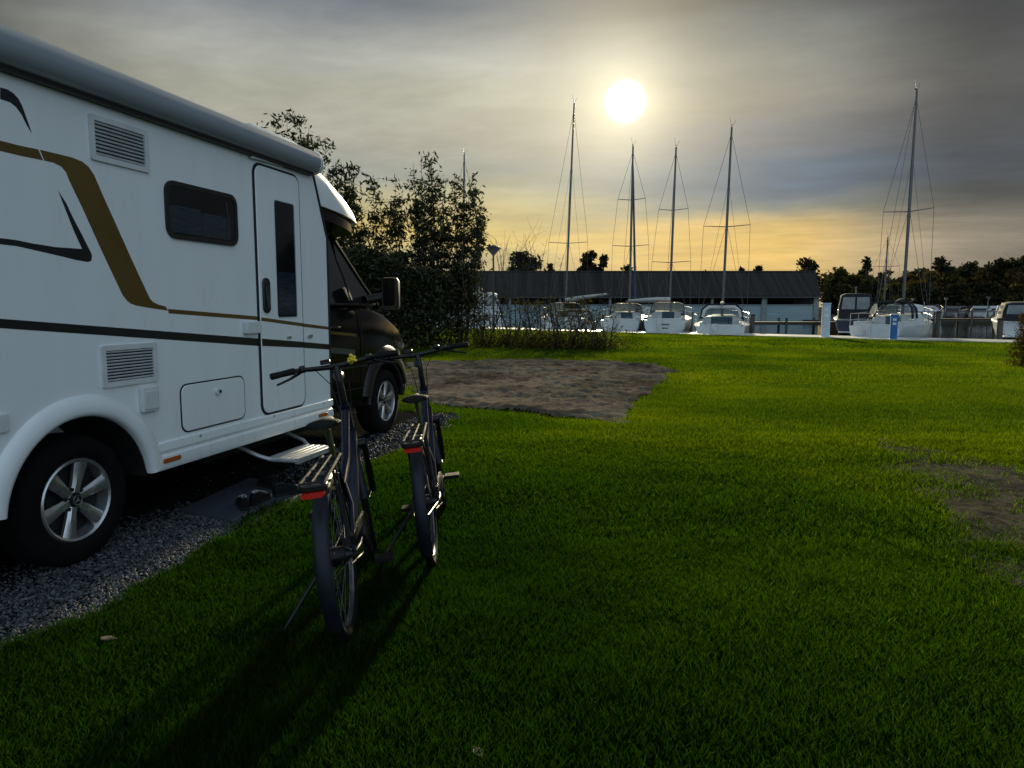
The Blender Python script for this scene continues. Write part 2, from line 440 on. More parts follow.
sheet('paving', plot, .004, pm_)

DIRT = [gr(*p)[:2] for p in [(405, 364), (470, 361), (560, 361), (640, 366), (677, 369), (660, 386), (622, 423), (560, 418), (480, 411), (440, 408), (405, 404)]]
dirtm = groundmat('bare_soil', (.045, .034, .026), (.185, .150, .116), .6, 3.0, .9, 16)
def rough_ground(name, poly, m, cell, amp, s, stretch=1.0):
    P = np.array([tuple(p) for p in poly]); lo, hi = P.min(0) - .4, P.max(0) + .4
    nx, ny = int((hi[0] - lo[0]) / cell), int((hi[1] - lo[1]) / cell)
    gx, gy = np.meshgrid(lo[0] + np.arange(nx) * cell, lo[1] + np.arange(ny) * cell, indexing='ij')
    z = .006 + amp * np.clip(fbm(gx * .8 + gy * .1, gy * stretch, s) - .34, 0, 1) + amp * .6 * np.clip(fbm(gx, gy, s * 4.5) - .4, 0, 1) + amp * .35 * np.clip(vnoise(gx, gy, 1 / (cell * 1.6)) - .3, 0, 1)
    ok = inpoly(*jit(gx, gy, .28, 1.3), poly)
    w = ok.astype(float)
    for _ in range(6): w = (w + np.roll(w, 1, 0) + np.roll(w, -1, 0) + np.roll(w, 1, 1) + np.roll(w, -1, 1)) / 5
    z = .006 + (z - .006) * np.clip((w - .5) * 2, 0, 1)
    idx = np.arange(nx * ny).reshape(nx, ny)
    f = ok[:-1, :-1] & ok[1:, :-1] & ok[1:, 1:] & ok[:-1, 1:]
    F = np.stack([idx[:-1, :-1][f], idx[1:, :-1][f], idx[1:, 1:][f], idx[:-1, 1:][f]], 1)
    b = MB(); b.v = list(zip(gx.ravel().tolist(), gy.ravel().tolist(), z.ravel().tolist())); b.f = [tuple(q) for q in F.tolist()]
    o = b.build(name, m, smooth=180)
    bm = bmesh.new(); bm.from_mesh(o.data); bmesh.ops.delete(bm, geom=[v for v in bm.verts if not v.link_faces], context='VERTS'); bm.to_mesh(o.data); bm.free()
    return tag(o, kind='structure')
rough_ground('bare_soil', DIRT, dirtm, .05, .15, .75, 1.7)
WORN = [gr(*p)[:2] for p in [(868, 436), (905, 440), (945, 450), (990, 464), (1050, 478), (1090, 625), (1020, 605), (965, 568), (925, 536), (912, 505), (882, 474)]]
rough_ground('worn_path', WORN, groundmat('worn_soil', (.03, .025, .018), (.11, .092, .07), 1.6, 11, .9, 45), .03, .05, 1.6)

# ---- grass blades
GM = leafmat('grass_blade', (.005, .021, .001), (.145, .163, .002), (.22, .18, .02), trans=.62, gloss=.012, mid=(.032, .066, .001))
plot_np = [tuple(p) for p in plot]
def scatter(y0, y1, dens, half=.80, pad=.8):
    A = .5 * ((half * y0 + pad) + (half * y1 + pad)) * 2 * (y1 - y0)
    n = int(A * dens * 1.0)
    y = np.sqrt(RNG.random(n) * (y1 ** 2 - y0 ** 2) + y0 ** 2)
    xx = (RNG.random(n) * 2 - 1) * (half * y + pad)
    return xx, y
BARE_PROB = .0
def lawn_mask(xx, y):
    jx, jy = jit(xx, y, .10, 3.0); jx += RNG.normal(0, .03, len(xx)); jy += RNG.normal(0, .03, len(xx))
    k = ~inpoly(jx, jy, plot_np)
    jx2, jy2 = jit(xx, y, .28, 1.3); jx2 += RNG.normal(0, .13, len(xx)); jy2 += RNG.normal(0, .13, len(xx))
    k &= ~(inpoly(jx2, jy2, DIRT) & (RNG.random(len(xx)) > .02))
    jx3, jy3 = jit(xx, y, .75, 1.1); jx3 += RNG.normal(0, .22, len(xx)); jy3 += RNG.normal(0, .22, len(xx))
    ins = inpoly(jx3, jy3, WORN)
    thin = fbm(xx, y, 2.4)
    k &= ~(ins & (RNG.random(len(xx)) > np.clip((thin - .56) * 3.2, .04, 1)))
    q = (xx - QA.x) * QN.x + (y - QA.y) * QN.y
    k &= q < -.05
    return k
def blades(name, xx, y, h, w, lean, quad=True):
    n = len(xx); a = RNG.random(n) * 2 * np.pi
    lump = fbm(xx, y, 1.7); patch = fbm(xx + 9, y, .45)
    hh = h * (.45 + .75 * RNG.random(n)) * np.where(y > 6, .15 + 1.7 * (.55 * lump + .45 * fbm(xx * .35, y * 1.1, 1.1)), .4 + 1.2 * lump)
    ww = w * (.7 + .6 * RNG.random(n))
    ca, sa = np.cos(a), np.sin(a)
    la = RNG.random(n) * 2 * np.pi; ll = hh * lean * (.3 + RNG.random(n))
    bx, by = np.cos(la) * ll, np.sin(la) * ll
    z0 = np.zeros(n)
    P0 = np.stack([xx - ca * ww / 2, y - sa * ww / 2, z0], 1); P1 = np.stack([xx + ca * ww / 2, y + sa * ww / 2, z0], 1)
    T = np.stack([xx + bx, y + by, hh], 1)
    if quad:
        M0 = np.stack([xx + bx * .35 + ca * ww * .42, y + by * .35 + sa * ww * .42, hh * .58], 1)
        M1 = np.stack([xx + bx * .35 - ca * ww * .42, y + by * .35 - sa * ww * .42, hh * .58], 1)
        V = np.stack([P0, P1, M0, T, M1], 1); k = 5
    else:
        V = np.stack([P0, P1, T], 1); k = 3
    dry = (RNG.random(n) > .965) * .45
    near_dim = np.clip(1.30 - y / 6.6 + (fbm(xx, y, .3) - .5) * 1.1, 0, 1)       # lens falloff painted into blade colour: darker, greener near the camera
    rnd = np.clip((.10 + .50 * RNG.random(n) + .55 * (patch - .35)) * (1 - .86 * near_dim) + dry * (1 - .75 * near_dim), 0, 1)
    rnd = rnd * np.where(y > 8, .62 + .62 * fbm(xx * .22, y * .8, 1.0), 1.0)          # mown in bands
    return V.reshape(-1, 3), k, np.clip(rnd, 0, 1)
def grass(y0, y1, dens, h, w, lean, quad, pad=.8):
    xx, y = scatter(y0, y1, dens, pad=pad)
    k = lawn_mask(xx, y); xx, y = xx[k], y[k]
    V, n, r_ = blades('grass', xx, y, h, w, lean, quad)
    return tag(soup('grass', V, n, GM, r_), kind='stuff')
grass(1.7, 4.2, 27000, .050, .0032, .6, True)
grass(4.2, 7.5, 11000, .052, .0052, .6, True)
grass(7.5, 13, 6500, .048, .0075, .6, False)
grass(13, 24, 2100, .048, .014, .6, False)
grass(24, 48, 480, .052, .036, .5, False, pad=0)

MATP = [tuple(gr(*p))[:2] for p in [(178, 513), (250, 528), (318, 494), (250, 480)]]
# ---- loose stone between the pavers and the lawn
SM = bpy.data.materials.new('loose_stone'); SM.use_nodes = True
x = NX(SM.node_tree); b = SM.node_tree.nodes['Principled BSDF']
a_ = x.n('ShaderNodeAttribute'); a_.attribute_name = 'rnd'
x.put(b.inputs['Base Color'], x.ramp(a_.outputs['Fac'], [(0, (.014, .015, .020)), (.5, (.05, .053, .064)), (.85, (.11, .115, .128)), (1, (.16, .16, .17))]))
b.inputs['Roughness'].default_value = .75; b.inputs['Specular IOR Level'].default_value = .3
def stones(n, u0, u1, v0, v1, keep, r0, r1):
    u = RNG.random(n) * (u1 - u0) + u0; v = RNG.random(n) * (v1 - v0) + v0
    xx = VO.x + VD.x * u + VN.x * v; y = VO.y + VD.y * u + VN.y * v
    jx, jy = jit(xx, y, .10, 3.0)
    k = inpoly(jx, jy, plot_np) & keep(u, v) & ~inpoly(xx, y, MATP)
    xx, y = xx[k], y[k]; n = len(xx)
    r = r0 + (r1 - r0) * RNG.random(n) ** 2
    oc = np.array([(1, 0, 0), (0, 1, 0), (-1, 0, 0), (0, -1, 0), (.15, .1, 1), (0, 0, -.5)])
    tri = [(0, 1, 4), (1, 2, 4), (2, 3, 4), (3, 0, 4), (1, 0, 5), (0, 3, 5)]
    sh = oc[None] * (.65 + .7 * RNG.random((n, 6, 1)))
    sh = sh * np.stack([.8 + .6 * RNG.random(n), .7 + .5 * RNG.random(n), .5 + .5 * RNG.random(n)], 1)[:, None]
    a = RNG.random(n) * 6.28; ca, sa = np.cos(a)[:, None], np.sin(a)[:, None]
    tl = (RNG.random(n)[:, None] - .5) * 1.2
    X0 = sh[..., 0] * ca - sh[..., 1] * sa; Y0 = sh[..., 0] * sa + sh[..., 1] * ca; Z0 = sh[..., 2] + X0 * tl
    P = np.stack([X0 * r[:, None] + xx[:, None], Y0 * r[:, None] + y[:, None], Z0 * r[:, None] + .008 + r[:, None] * .3], -1)
    V = P[:, np.array(tri)].reshape(-1, 3)
    return V, np.repeat(RNG.random(n), 6)
def strip(u, v): return v > -.16 - .10 * np.sin(u * 3.1) - RNG.random(len(u)) ** 2 * .35
V1, r1_ = stones(52000, -2.6, 1.3, -.75, .75, strip, .0045, .0125)
V2, r2_ = stones(9000, 1.3, 5.9, -.5, .75, lambda u, v: (RNG.random(len(u)) < .75) & (v > -.25), .006, .018)
V3, r3_ = stones(2500, -2.6, 5.9, -2.2, .0, lambda u, v: RNG.random(len(u)) < .5, .004, .010)
tag(soup('gravel', np.concatenate([V1, V2, V3]), 3, SM, np.concatenate([r1_, r2_, r3_])), kind='stuff')
# clods on the bare plot
def clods(poly, n, r0, r1, col_a, col_b):
    P = np.array([tuple(p) for p in poly]); lo, hi = P.min(0), P.max(0)
    xx = RNG.random(n) * (hi[0] - lo[0]) + lo[0]; y = RNG.random(n) * (hi[1] - lo[1]) + lo[1]
    k = inpoly(*jit(xx, y, .3, 1.3), poly) & (fbm(xx, y, 1.0) > .36); xx, y = xx[k], y[k]; n = len(xx)
    r = r0 + (r1 - r0) * RNG.random(n) ** 3
    oc = np.array([(1, 0, 0), (0, 1, 0), (-1, 0, 0), (0, -1, 0), (.1, .1, .8)])
    tri = np.array([(0, 1, 4), (1, 2, 4), (2, 3, 4), (3, 0, 4)])
    sh = oc[None] * (.6 + .8 * RNG.random((n, 5, 1))) * r[:, None, None] + np.stack([xx, y, np.full(n, .004)], 1)[:, None]
    return sh[:, tri].reshape(-1, 3), np.repeat(RNG.random(n), 4)
CM = leafmat('soil_clod', (.04, .03, .023), (.10, .08, .062), (.17, .14, .11), trans=0.0, gloss=.0)
V1, r1_ = clods(DIRT, 14000, .010, .038, 0, 0)
V2, r2_ = clods(WORN, 9000, .004, .022, 0, 0)
tag(soup('soil_clods', np.concatenate([V1, V2]), 3, CM, np.concatenate([r1_, r2_])), kind='stuff')

# ------------------------------------------------------------------ motorhome; local x forward, y to its left, side wall at y = 0
mh = empty('motorhome', VO, math.pi / 2 - VAZ, label='white motorhome with a black cab and gold stripes, parked on the stone strip', cat='motorhome')
WID = 2.30
AX, AZ_, AR = .03, .372, .485           # wheel arch of the rear axle
arc = [(AX + AR * math.cos(R(a)), AZ_ + AR * math.sin(R(a))) for a in np.linspace(8, 172, 28)]
prof = [(-2.1, .56), (-2.12, 2.58), (-2.05, 2.70), (2.46, 2.70), (2.545, 2.645), (2.785, 2.05), (2.785, .44)] + arc + [(-.9, .44)]
pm2 = [(-2.08, .56), (-2.1, 2.57), (-2.04, 2.69), (2.45, 2.69), (2.53, 2.64), (2.77, 2.05), (2.77, .46), (-.9, .46)]
b = MB()
b.prism(prof, lambda u, z: (u, 0, z), lambda u, z: (u, .5, z)); b.prism(prof, lambda u, z: (u, WID - .5, z), lambda u, z: (u, WID, z))
b.prism(pm2, lambda u, z: (u, .49, z), lambda u, z: (u, WID - .49, z))
body = b.build('body', M['white'], mh, bevel=.012, seg=3)
MB().box((.3, WID / 2, .40), (4.7, 1.5, .16)).box((2.2, WID / 2, .33), (1.6, 1.7, .1)).tube([(AX, .2, .372), (AX, WID - .2, .372)], .07).build('underbody', M['under'], mh)
# dark liners, flare round the arch
for y0, y1 in ((.022, .52), (WID - .022, WID - .52)): MB().ring((AX, 0, AZ_), AR - .012, [(0, y0), (.008, y0), (.008, y1), (0, y1)], n=40, a0=5, a1=175).build('arch_liner', M['dark'], mh)
fp = [(.112, -.001), (.108, -.012), (.085, -.026), (.055, -.036), (.022, -.038), (.004, -.030), (-.006, -.012), (-.006, .015), (.02, .015), (.02, -.001)]
for sgn in (1, -1):
    f = [(r_, y if sgn == 1 else WID - y) for r_, y in fp]
    MB().ring((AX, 0, AZ_), AR, f, n=44, a0=7, a1=173).build('wheel_flare', M['white'], mh, smooth=50)
    # sill panels
    sp = [(.001, .605), (-.016, .598), (-.020, .545), (-.006, .535), (-.004, .52), (-.018, .512), (-.022, .455), (-.012, .425), (.06, .405), (.06, .6)]
    g = [(y if sgn == 1 else WID - y, z) for y, z in sp]
    MB().prism(g, lambda y, z: (.578, y, z), lambda y, z: (2.79, y, z)).build('sill_panel', M['white'], mh, bevel=.003)
    MB().prism(g, lambda y, z: (-1.9, y, z), lambda y, z: (-.50, y, z)).build('sill_panel', M['white'], mh, bevel=.003)
# awning cassette
ap = [(.005, 2.575), (-.035, 2.570), (-.085, 2.585), (-.112, 2.625), (-.115, 2.675), (-.095, 2.725), (-.05, 2.755), (.03, 2.76), (.03, 2.7), (.005, 2.69)]
aw = MB().prism(ap, lambda y, z: (-2.1, y, z), lambda y, z: (2.52, y, z)).build('awning', M['alu'], mh, smooth=50)
MB().prism([(y * 1.03, 2.665 + (z - 2.665) * 1.04) for y, z in ap], lambda y, z: (2.52, y, z), lambda y, z: (2.565, y, z)).build('end_cap', M['white2'], aw, bevel=.006)
MB().box((.21, -.022, 2.563), (4.6, .05, .022)).build('front_rail', M['blackt'], aw)
rh = MB().loft([[Vector((1.6 + sx * a, 1.0 + sy * a * 1.0, z)) for sx, sy in ((-.5, -.5), (.5, -.5), (.5, .5), (-.5, .5))] for a, z in ((.82, 2.69), (.82, 2.78), (.74, 2.845), (.5, 2.865))]).build('roof_hatch', M['white2'], mh, bevel=.02, smooth=50)
MB().loft([[Vector((2.15 + sx * a, .32 + sy * a, z)) for sx, sy in ((-.5, -.35), (.5, -.35), (.5, .35), (-.5, .35))] for a, z in ((.74, 2.69), (.74, 2.80), (.62, 2.835), (.4, 2.845))]).build('roof_hatch', M['white2'], mh, bevel=.02, smooth=50)

# over-cab nose
rings = []
for k in range(15):
    t = k / 14.0                                # 0 bottom lip .. 1 roof
    z = 2.275 + .425 * t
    front = 4.0 - 1.34 * (t ** 1.55)
    lift = .07 * (1 - t) ** 2                    # the lip drops towards the nose
    hw = 1.143 - .035 * t ** 3
    ring = []
    for j in range(33):
        th = R(-90 + 180 * j / 32)
        c_, s_ = max(0, math.cos(th)), math.sin(th)
        u = 2.60 + (front - 2.60) * c_ ** .50
        y = WID / 2 + hw * (1 if s_ >= 0 else -1) * abs(s_) ** .60
        zz = z + lift * (1 - min(1, max(0, (u - 2.75) / .8)) ) * .9
        ring.append(Vector((u, y, zz)))
    rings.append(ring)
MB().loft(rings).build('cab_hood', M['white'], mh, smooth=60)
MB().loft([[Vector((2.62 + (p.x - 2.62) * .95, WID / 2 + (p.y - WID / 2) * .97, p.z - .012 - dz)) for p in rings[0]] for dz in (0, .09)]).build('cab_roof', M['blackp'], mh, smooth=60)
# seam trim between body and nose
MB().tube([(2.555, -.004, 2.62), (2.785, -.004, 2.06), (2.785, -.004, .62)], .010, 6).build('seam_trim', M['blackt'], mh)

# ---- black van cab
M['bulge'] = mat('wing_paint', (.010, .0105, .012), .30, var=.2, scale=3, spec=.5)
CC = WID / 2
def section(u, hw, zt, zb, rnd=.16):
    half = [(hw * .80, zb), (hw * .96, zb + .06), (hw, zb + .18), (hw * 1.005, zb + (zt - zb) * .45), (hw * .998, zb + (zt - zb) * .70), (hw * .985, zt - rnd * .62), (hw * .965, zt - rnd * .30), (hw * .90, zt - .02), (hw * .55, zt + .025)]
    return [Vector((u, CC - y, z)) for y, z in half] + [Vector((u, CC + y, z)) for y, z in half[::-1]]
ST = [(2.62, .985, 1.47, .40), (3.2, .99, 1.475, .36), (3.75, .995, 1.475, .33), (4.05, .995, 1.46, .33), (4.35, .99, 1.40, .33), (4.62, .975, 1.31, .34), (4.87, .960, 1.21, .35), (5.08, .925, 1.09, .36), (5.24, .86, .94, .38), (5.33, .74, .75, .42)]
cab = MB().loft([section(*s) for s in ST]).build('cab', M['blackp'], mh, smooth=45)
FX, FZ = 4.36, .372
cut(cab, MB().ring((FX, 0, FZ), 0.0, [(0.001, -.2), (.43, -.2), (.43, .62), (.001, .62)], n=48))
cut(cab, MB().ring((FX, 0, FZ), 0.0, [(0.001, WID - .62), (.43, WID - .62), (.43, WID + .2), (.001, WID + .2)], n=48))
for y0, y1 in ((.148, .30), (WID - .148, WID - .30)):
    q_ = -1 if y0 < 1 else 1
    MB().ring((FX, 0, FZ), .432, [(.20, y0 - q_ * .012), (.19, y0 - q_ * .002), (.13, y0 + q_ * .022), (.07, y0 + q_ * .034), (.045, y0 + q_ * .03), (.045, y0 - q_ * .03)], n=40, a0=18, a1=168).build('wing_bulge', M['bulge'], cab, smooth=60)
    MB().ring((FX, 0, FZ), .432, [(0, y0), (.028, y0 - (.012 if y0 < 1 else -.012)), (.050, y0 + (.004 if y0 < 1 else -.004)), (.05, y1), (0, y1)], n=40, a0=2, a1=178).build('wheel_flare', M['blackt'], cab, smooth=50)
# greenhouse: pillars, windows
def gp(u, z, off=0.0, left=False):
    y = .165 + (z - 1.46) * .20 + off
    return Vector((u, WID - y if left else y, z))
for lf in (False, True):
    pil = MB()
    for pts, w in (([(4.20, 1.45), (3.92, 1.68), (3.42, 2.17)], .038), ([(2.98, 1.45), (2.99, 1.8), (3.00, 2.16)], .05), ([(3.60, 1.45), (3.52, 1.75), (3.44, 1.93)], .03), ([(3.0, 2.15), (3.42, 2.17)], .04)):
        pil.tube([gp(u, z, .03, lf) for u, z in pts], w, 8)
    pil.add([gp(2.62, 1.45, .02, lf), gp(2.99, 1.45, .02, lf), gp(3.0, 2.17, .02, lf), gp(2.62, 2.17, .02, lf)], [(0, 1, 2, 3)])
    pil.build('pillar', M['blackp'], cab)
    w1 = [(3.0, 1.47), (3.59, 1.47), (3.51, 1.77), (3.43, 1.95), (3.37, 2.15), (3.02, 2.14)]
    MB().add([gp(u, z, .008, lf) for u, z in w1], [tuple(range(6))]).build('side_window', M['glass'], cab, smooth=0)
    w2 = [(3.62, 1.47), (4.12, 1.47), (3.90, 1.67), (3.47, 2.09), (3.46, 1.95), (3.54, 1.76)]
    MB().add([gp(u, z, .010, lf) for u, z in w2], [tuple(range(6))]).build('quarter_window', M['glass'], cab, smooth=0)
    MB().tube([gp(2.99, 1.465, .0, lf), gp(4.12, 1.465, .0, lf)], .012, 6).build('window_trim', M['blackt'], cab)
ws = []
for k in range(9):
    s = -1 + 2 * k / 8; bow = .16 * (1 - s * s)
    ws.append([Vector((4.20 + bow, CC + s * .965, 1.46)), Vector((3.44 + bow * .6, CC + s * .82, 2.18))])
MB().loft(ws, closed=False, cap=False).build('windscreen', M['glass'], cab)
MB().box((3.95, CC, 1.44), (.5, 1.7, .10)).tube([(3.62, 1.55, 1.50), (3.75, 1.55, 1.42), (4.0, 1.55, 1.35)], .02).build('dashboard', M['blackt'], cab, bevel=.03)
for y in (.62, WID - .62):
    MB().box((3.12, y, 1.35), (.14, .48, .75), ry=R(-10)).box((3.05, y, 1.83), (.10, .26, .22), ry=R(-8)).box((3.35, y, 1.02), (.5, .48, .16)).build('seat', M['seat'], cab, bevel=.04, seg=3)
# door line, sill, bumper, lamp
MB().tube([(2.9, .150, .62), (3.5, .150, .60), (3.86, .152, .60)], .006, 6).tube([(2.9, .150, .84), (3.84, .148, .82)], .012, 6).build('rub_strip', M['blackt'], cab)
MB().tube([(3.72, .148, 1.43), (3.74, .147, 1.1), (3.72, .149, .62)], .005, 6).build('door_seam', M['under'], cab)
MB().tube([(3.02, .135, 1.24), (3.06, .112, 1.245), (3.20, .112, 1.245), (3.24, .135, 1.24)], .015, 8).build('door_handle', M['blackt'], cab)
MB().box((5.16, CC, .48), (.26, 1.72, .28)).build('bumper', M['blackt'], cab, bevel=.07, seg=3)
for y in (.42, WID - .42): MB().sphere((4.98, y, .98), (.19, .14, .13), 12, 8).build('headlight', M['darkglass'], cab)
# mirrors
for sg in (1, -1):
    yy = lambda y: y if sg == 1 else WID - y
    mr = MB().tube([(3.95, yy(.165), 1.52), (3.97, yy(.06), 1.54), (3.98, yy(-.02), 1.55)], [.05, .045, .04], 10).build('mirror', M['blackt'], cab)
    MB().loft([[Vector((3.985 + dx, yy(-.085 + w * .8 * sx), 1.575 + h * .95 * sz)) for sx, sz in ((-1, -.8), (-.8, -1), (.8, -1), (1, -.8), (1, .8), (.8, 1), (-.8, 1), (-1, .8))] for dx, w, h in ((-.055, .098, .175), (-.01, .105, .185), (.06, .095, .165), (.10, .06, .12))]).build('housing', M['blackt'], mr, smooth=50)
    MB().loft([[Vector((3.985 + dx, yy(-.085 + .066 * sx), 1.60 + .145 * sz)) for sx, sz in ((-1, -.8), (-.8, -1), (.8, -1), (1, -.8), (1, .8), (.8, 1), (-.8, 1), (-1, .8))] for dx in (-.058, -.054)]).build('mirror_glass', M['blackp'], mr)

# ---- wheels
def wheel(u, y0, sg):
    """y0 is the outer face; sg +1 for the right-hand side"""
    def P(p): return [(r_, y0 + sg * a) for r_, a in p]
    c = (u, 0, .372)
    w = MB().ring(c, 0, P([(.232, .022), (.245, .004), (.285, -.004), (.330, .004), (.356, .022), (.368, .05), (.372, .09), (.372, .15), (.366, .20), (.34, .228), (.24, .22), (.232, .20)]), n=56).build('wheel', M['tyre'], mh, smooth=50)
    rm = MB().ring(c, 0, P([(.236, .018), (.226, .008), (.214, .016), (.206, .06), (.206, .17), (.232, .17)]), n=48)
    yf = lambda a: y0 + sg * a
    for k in range(6):
        w0 = R(75 + 60 * k)
        rings_ = []
        for rr, hw_, d in ((.040, .030, .030), (.09, .030, .026), (.15, .038, .022), (.214, .047, .018)):
            q = []
            for s_, dd in ((-1, .014), (-.55, 0), (.55, 0), (1, .014), (.8, .04), (-.8, .04)):
                t_ = s_ * hw_
                q.append(Vector((u + rr * math.cos(w0) - t_ * math.sin(w0), yf(d + dd), .372 + rr * math.sin(w0) + t_ * math.cos(w0))))
            rings_.append(q)
        rm.loft(rings_)
    rm.build('rim', M['rim'], w, smooth=40)
    MB().ring(c, 0, P([(.001, .085), (.20, .085), (.20, .12), (.001, .12)]), n=32).build('brake_disc', M['rimd'], w)
    h = MB().ring(c, 0, P([(.001, .016), (.030, .018), (.036, .03), (.036, .06), (.001, .06)]), n=24)
    for k in range(6):
        a = R(45 + 60 * k); h.tube([(u + .062 * math.cos(a), yf(.03), .372 + .062 * math.sin(a)), (u + .062 * math.cos(a), yf(.075), .372 + .062 * math.sin(a))], .011, 8)
    h.build('hub', M['rimd'], w, smooth=40)
    st = MB().ring(c, .026, [(0, yf(.0145)), (.003, yf(.0135)), (.003, yf(.018)), (0, yf(.018))], n=28)
    for k in range(3):
        a = R(90 + 120 * k); q = R(90 + 120 * k + 90)
        st.add([(u + .004 * math.cos(q), yf(.014), .372 + .004 * math.sin(q)), (u + .026 * math.cos(a), yf(.014), .372 + .026 * math.sin(a)), (u - .004 * math.cos(q), yf(.014), .372 - .004 * math.sin(q)), (u, yf(.0125), .372)], [(0, 1, 3), (1, 2, 3)])
    st.build('star_emblem', M['steel'], w)
wheel(AX + .045, .085, 1); wheel(AX + .045, WID - .085, -1); wheel(FX, .150, 1); wheel(FX, WID - .150, -1)

# ---- things on the side wall (poly in u, z; slightly proud)
def plate(name, poly, y0, y1, m, parent=mh, bevel=0.0):
    return MB().prism(poly, lambda u, z: (u, -y0, z), lambda u, z: (u, -y1, z)).build(name, m, parent, bevel=bevel)
def frame(name, x0, z0, x1, z1, r, w, y0, y1, m, parent=mh):
    o_, i_ = rrect(x0, z0, x1, z1, r), rrect(x0 + w, z0 + w, x1 - w, z1 - w, max(.004, r - w))
    prf = lambda y: [Vector((u, -y, z)) for u, z in o_]; pri = lambda y: [Vector((u, -y, z)) for u, z in i_]
    b = MB().loft([prf(y0), prf(y1), pri(y1), pri(y0), prf(y0)], True, False)
    return b.build(name, m, parent)
# entrance door
DX0, DZ0, DX1, DZ1 = 1.712, .618, 2.318, 2.505
gk = frame('door_gasket', DX0 - .024, DZ0 - .016, DX1 + .017, DZ1 + .018, .09, .042, -.004, .006, M['dark'])
door = plate('door', rrect(DX0, DZ0, DX1, DZ1, .075, 7), -.004, .014, M['white'], bevel=.005)
plate('door_window', rrect(1.945, 1.360, 2.225, 2.275, .02), .013, .020, M['darkglass'], door)
plate('window_backing', rrect(1.95, 1.365, 2.22, 2.27, .02), .0135, .015, M['dark'], door)
plate('blind', rrect(1.965, 1.38, 2.205, 1.72, .01), .0152, .0165, M['curtain'], door)
hd = plate('handle', rrect(1.742, 1.395, 1.835, 1.665, .044, 6), .012, .030, M['blackt'], door, bevel=.006)
plate('grip', rrect(1.765, 1.43, 1.812, 1.60, .015), .030, .040, M['darkglass'], hd, bevel=.004)
plate('keyhole', rrect(2.055, 1.185, 2.125, 1.205, .008), .012, .022, M['steel'], door, bevel=.002)
ht = plate('door_catch', rrect(1.50, 1.245, 1.675, 1.335, .012), 0, .045, M['white2'], bevel=.006)
plate('keyhole', rrect(2.40, 1.18, 2.47, 1.205, .008), 0, .016, M['steel'], bevel=.002)
MB().box((2.0, -.014, 2.565), (.68, .028, .014)).build('rain_strip', M['white2'], mh)
MB().prism([(1.645, 2.533), (1.66, 2.553), (2.36, 2.582), (2.40, 2.565)], lambda u, z: (u, -.03, z), lambda u, z: (u, .0, z)).build('rain_strip', M['white2'], mh)
# window
wf = frame('side_window', .755, 1.875, 1.475, 2.235, .075, .030, -.004, .016, M['blackt'])
plate('pane', rrect(.782, 1.902, 1.448, 2.208, .05), .006, .011, M['darkglass'], wf)
plate('backing', rrect(.785, 1.905, 1.445, 2.205, .05), .001, .0025, M['dark'], wf)
plate('blind', rrect(.80, 1.915, 1.09, 2.085, .02), .0062, .0075, M['curtain'], wf); plate('blind', rrect(1.10, 1.915, 1.40, 2.07, .02), .0062, .0075, M['curtain'], wf)
MB().tube([(1.36, -.012, 1.93), (1.365, -.013, 2.06), (1.35, -.012, 2.18)], .008, 6).build('latch', M['blackt'], wf)
# vents
def vent(x0, z0, x1, z1, n, darkm):
    v = frame('vent_grille', x0, z0, x1, z1, .012, .030, -.003, .014, M['white2'])
    plate('backing', rrect(x0 + .02, z0 + .02, x1 - .02, z1 - .02, .01), .0005, .002, darkm, v)
    h = (z1 - z0 - .06) / n; s = MB()
    for k in range(n): s.box(((x0 + x1) / 2, -.007, z0 + .03 + h * (k + .5)), (x1 - x0 - .05, .004, h * .50), rx=R(35))
    s.build('slats', M['white2'], v)
vent(.205, 2.245, .635, 2.490, 9, M['dark']); vent(.188, .99, .612, 1.228, 10, M['dark'])
# service hatch, socket
h = frame('hatch_gasket', .805, .622, 1.488, .945, .062, .016, -.003, .004, M['dark'])
h = plate('service_hatch', rrect(.815, .632, 1.478, .935, .055), -.003, .009, M['white'], bevel=.003)
MB().tube([(1.165, -.006, .858), (1.165, -.022, .858)], .024, 16).build('lock', M['white2'], h, bevel=.003)
MB().tube([(1.185, -.021, .858), (1.185, -.026, .858)], .012, 12).build('keyhole', M['dark'], h)
s_ = plate('socket_box', rrect(.455, .812, .588, .962, .012), 0, .032, M['white2'], bevel=.006)
plate('lid', rrect(.466, .828, .577, .94, .008), .031, .037, M['white2'], s_, bevel=.004)
plate('marker_box', rrect(-.48, .845, -.395, .935, .01), 0, .02, M['white2'], bevel=.005)
for u0 in (.605, 2.515):
    plate('reflector', rrect(u0, .467, u0 + .155, .497, .01), .018, .028, M['orange'], bevel=.003)
for u0 in (.96, 1.83, 2.62): MB().tube([(u0, -.018, .585), (u0, -.024, .585)], .008, 8).build('sill_screw', M['steel'], mh)

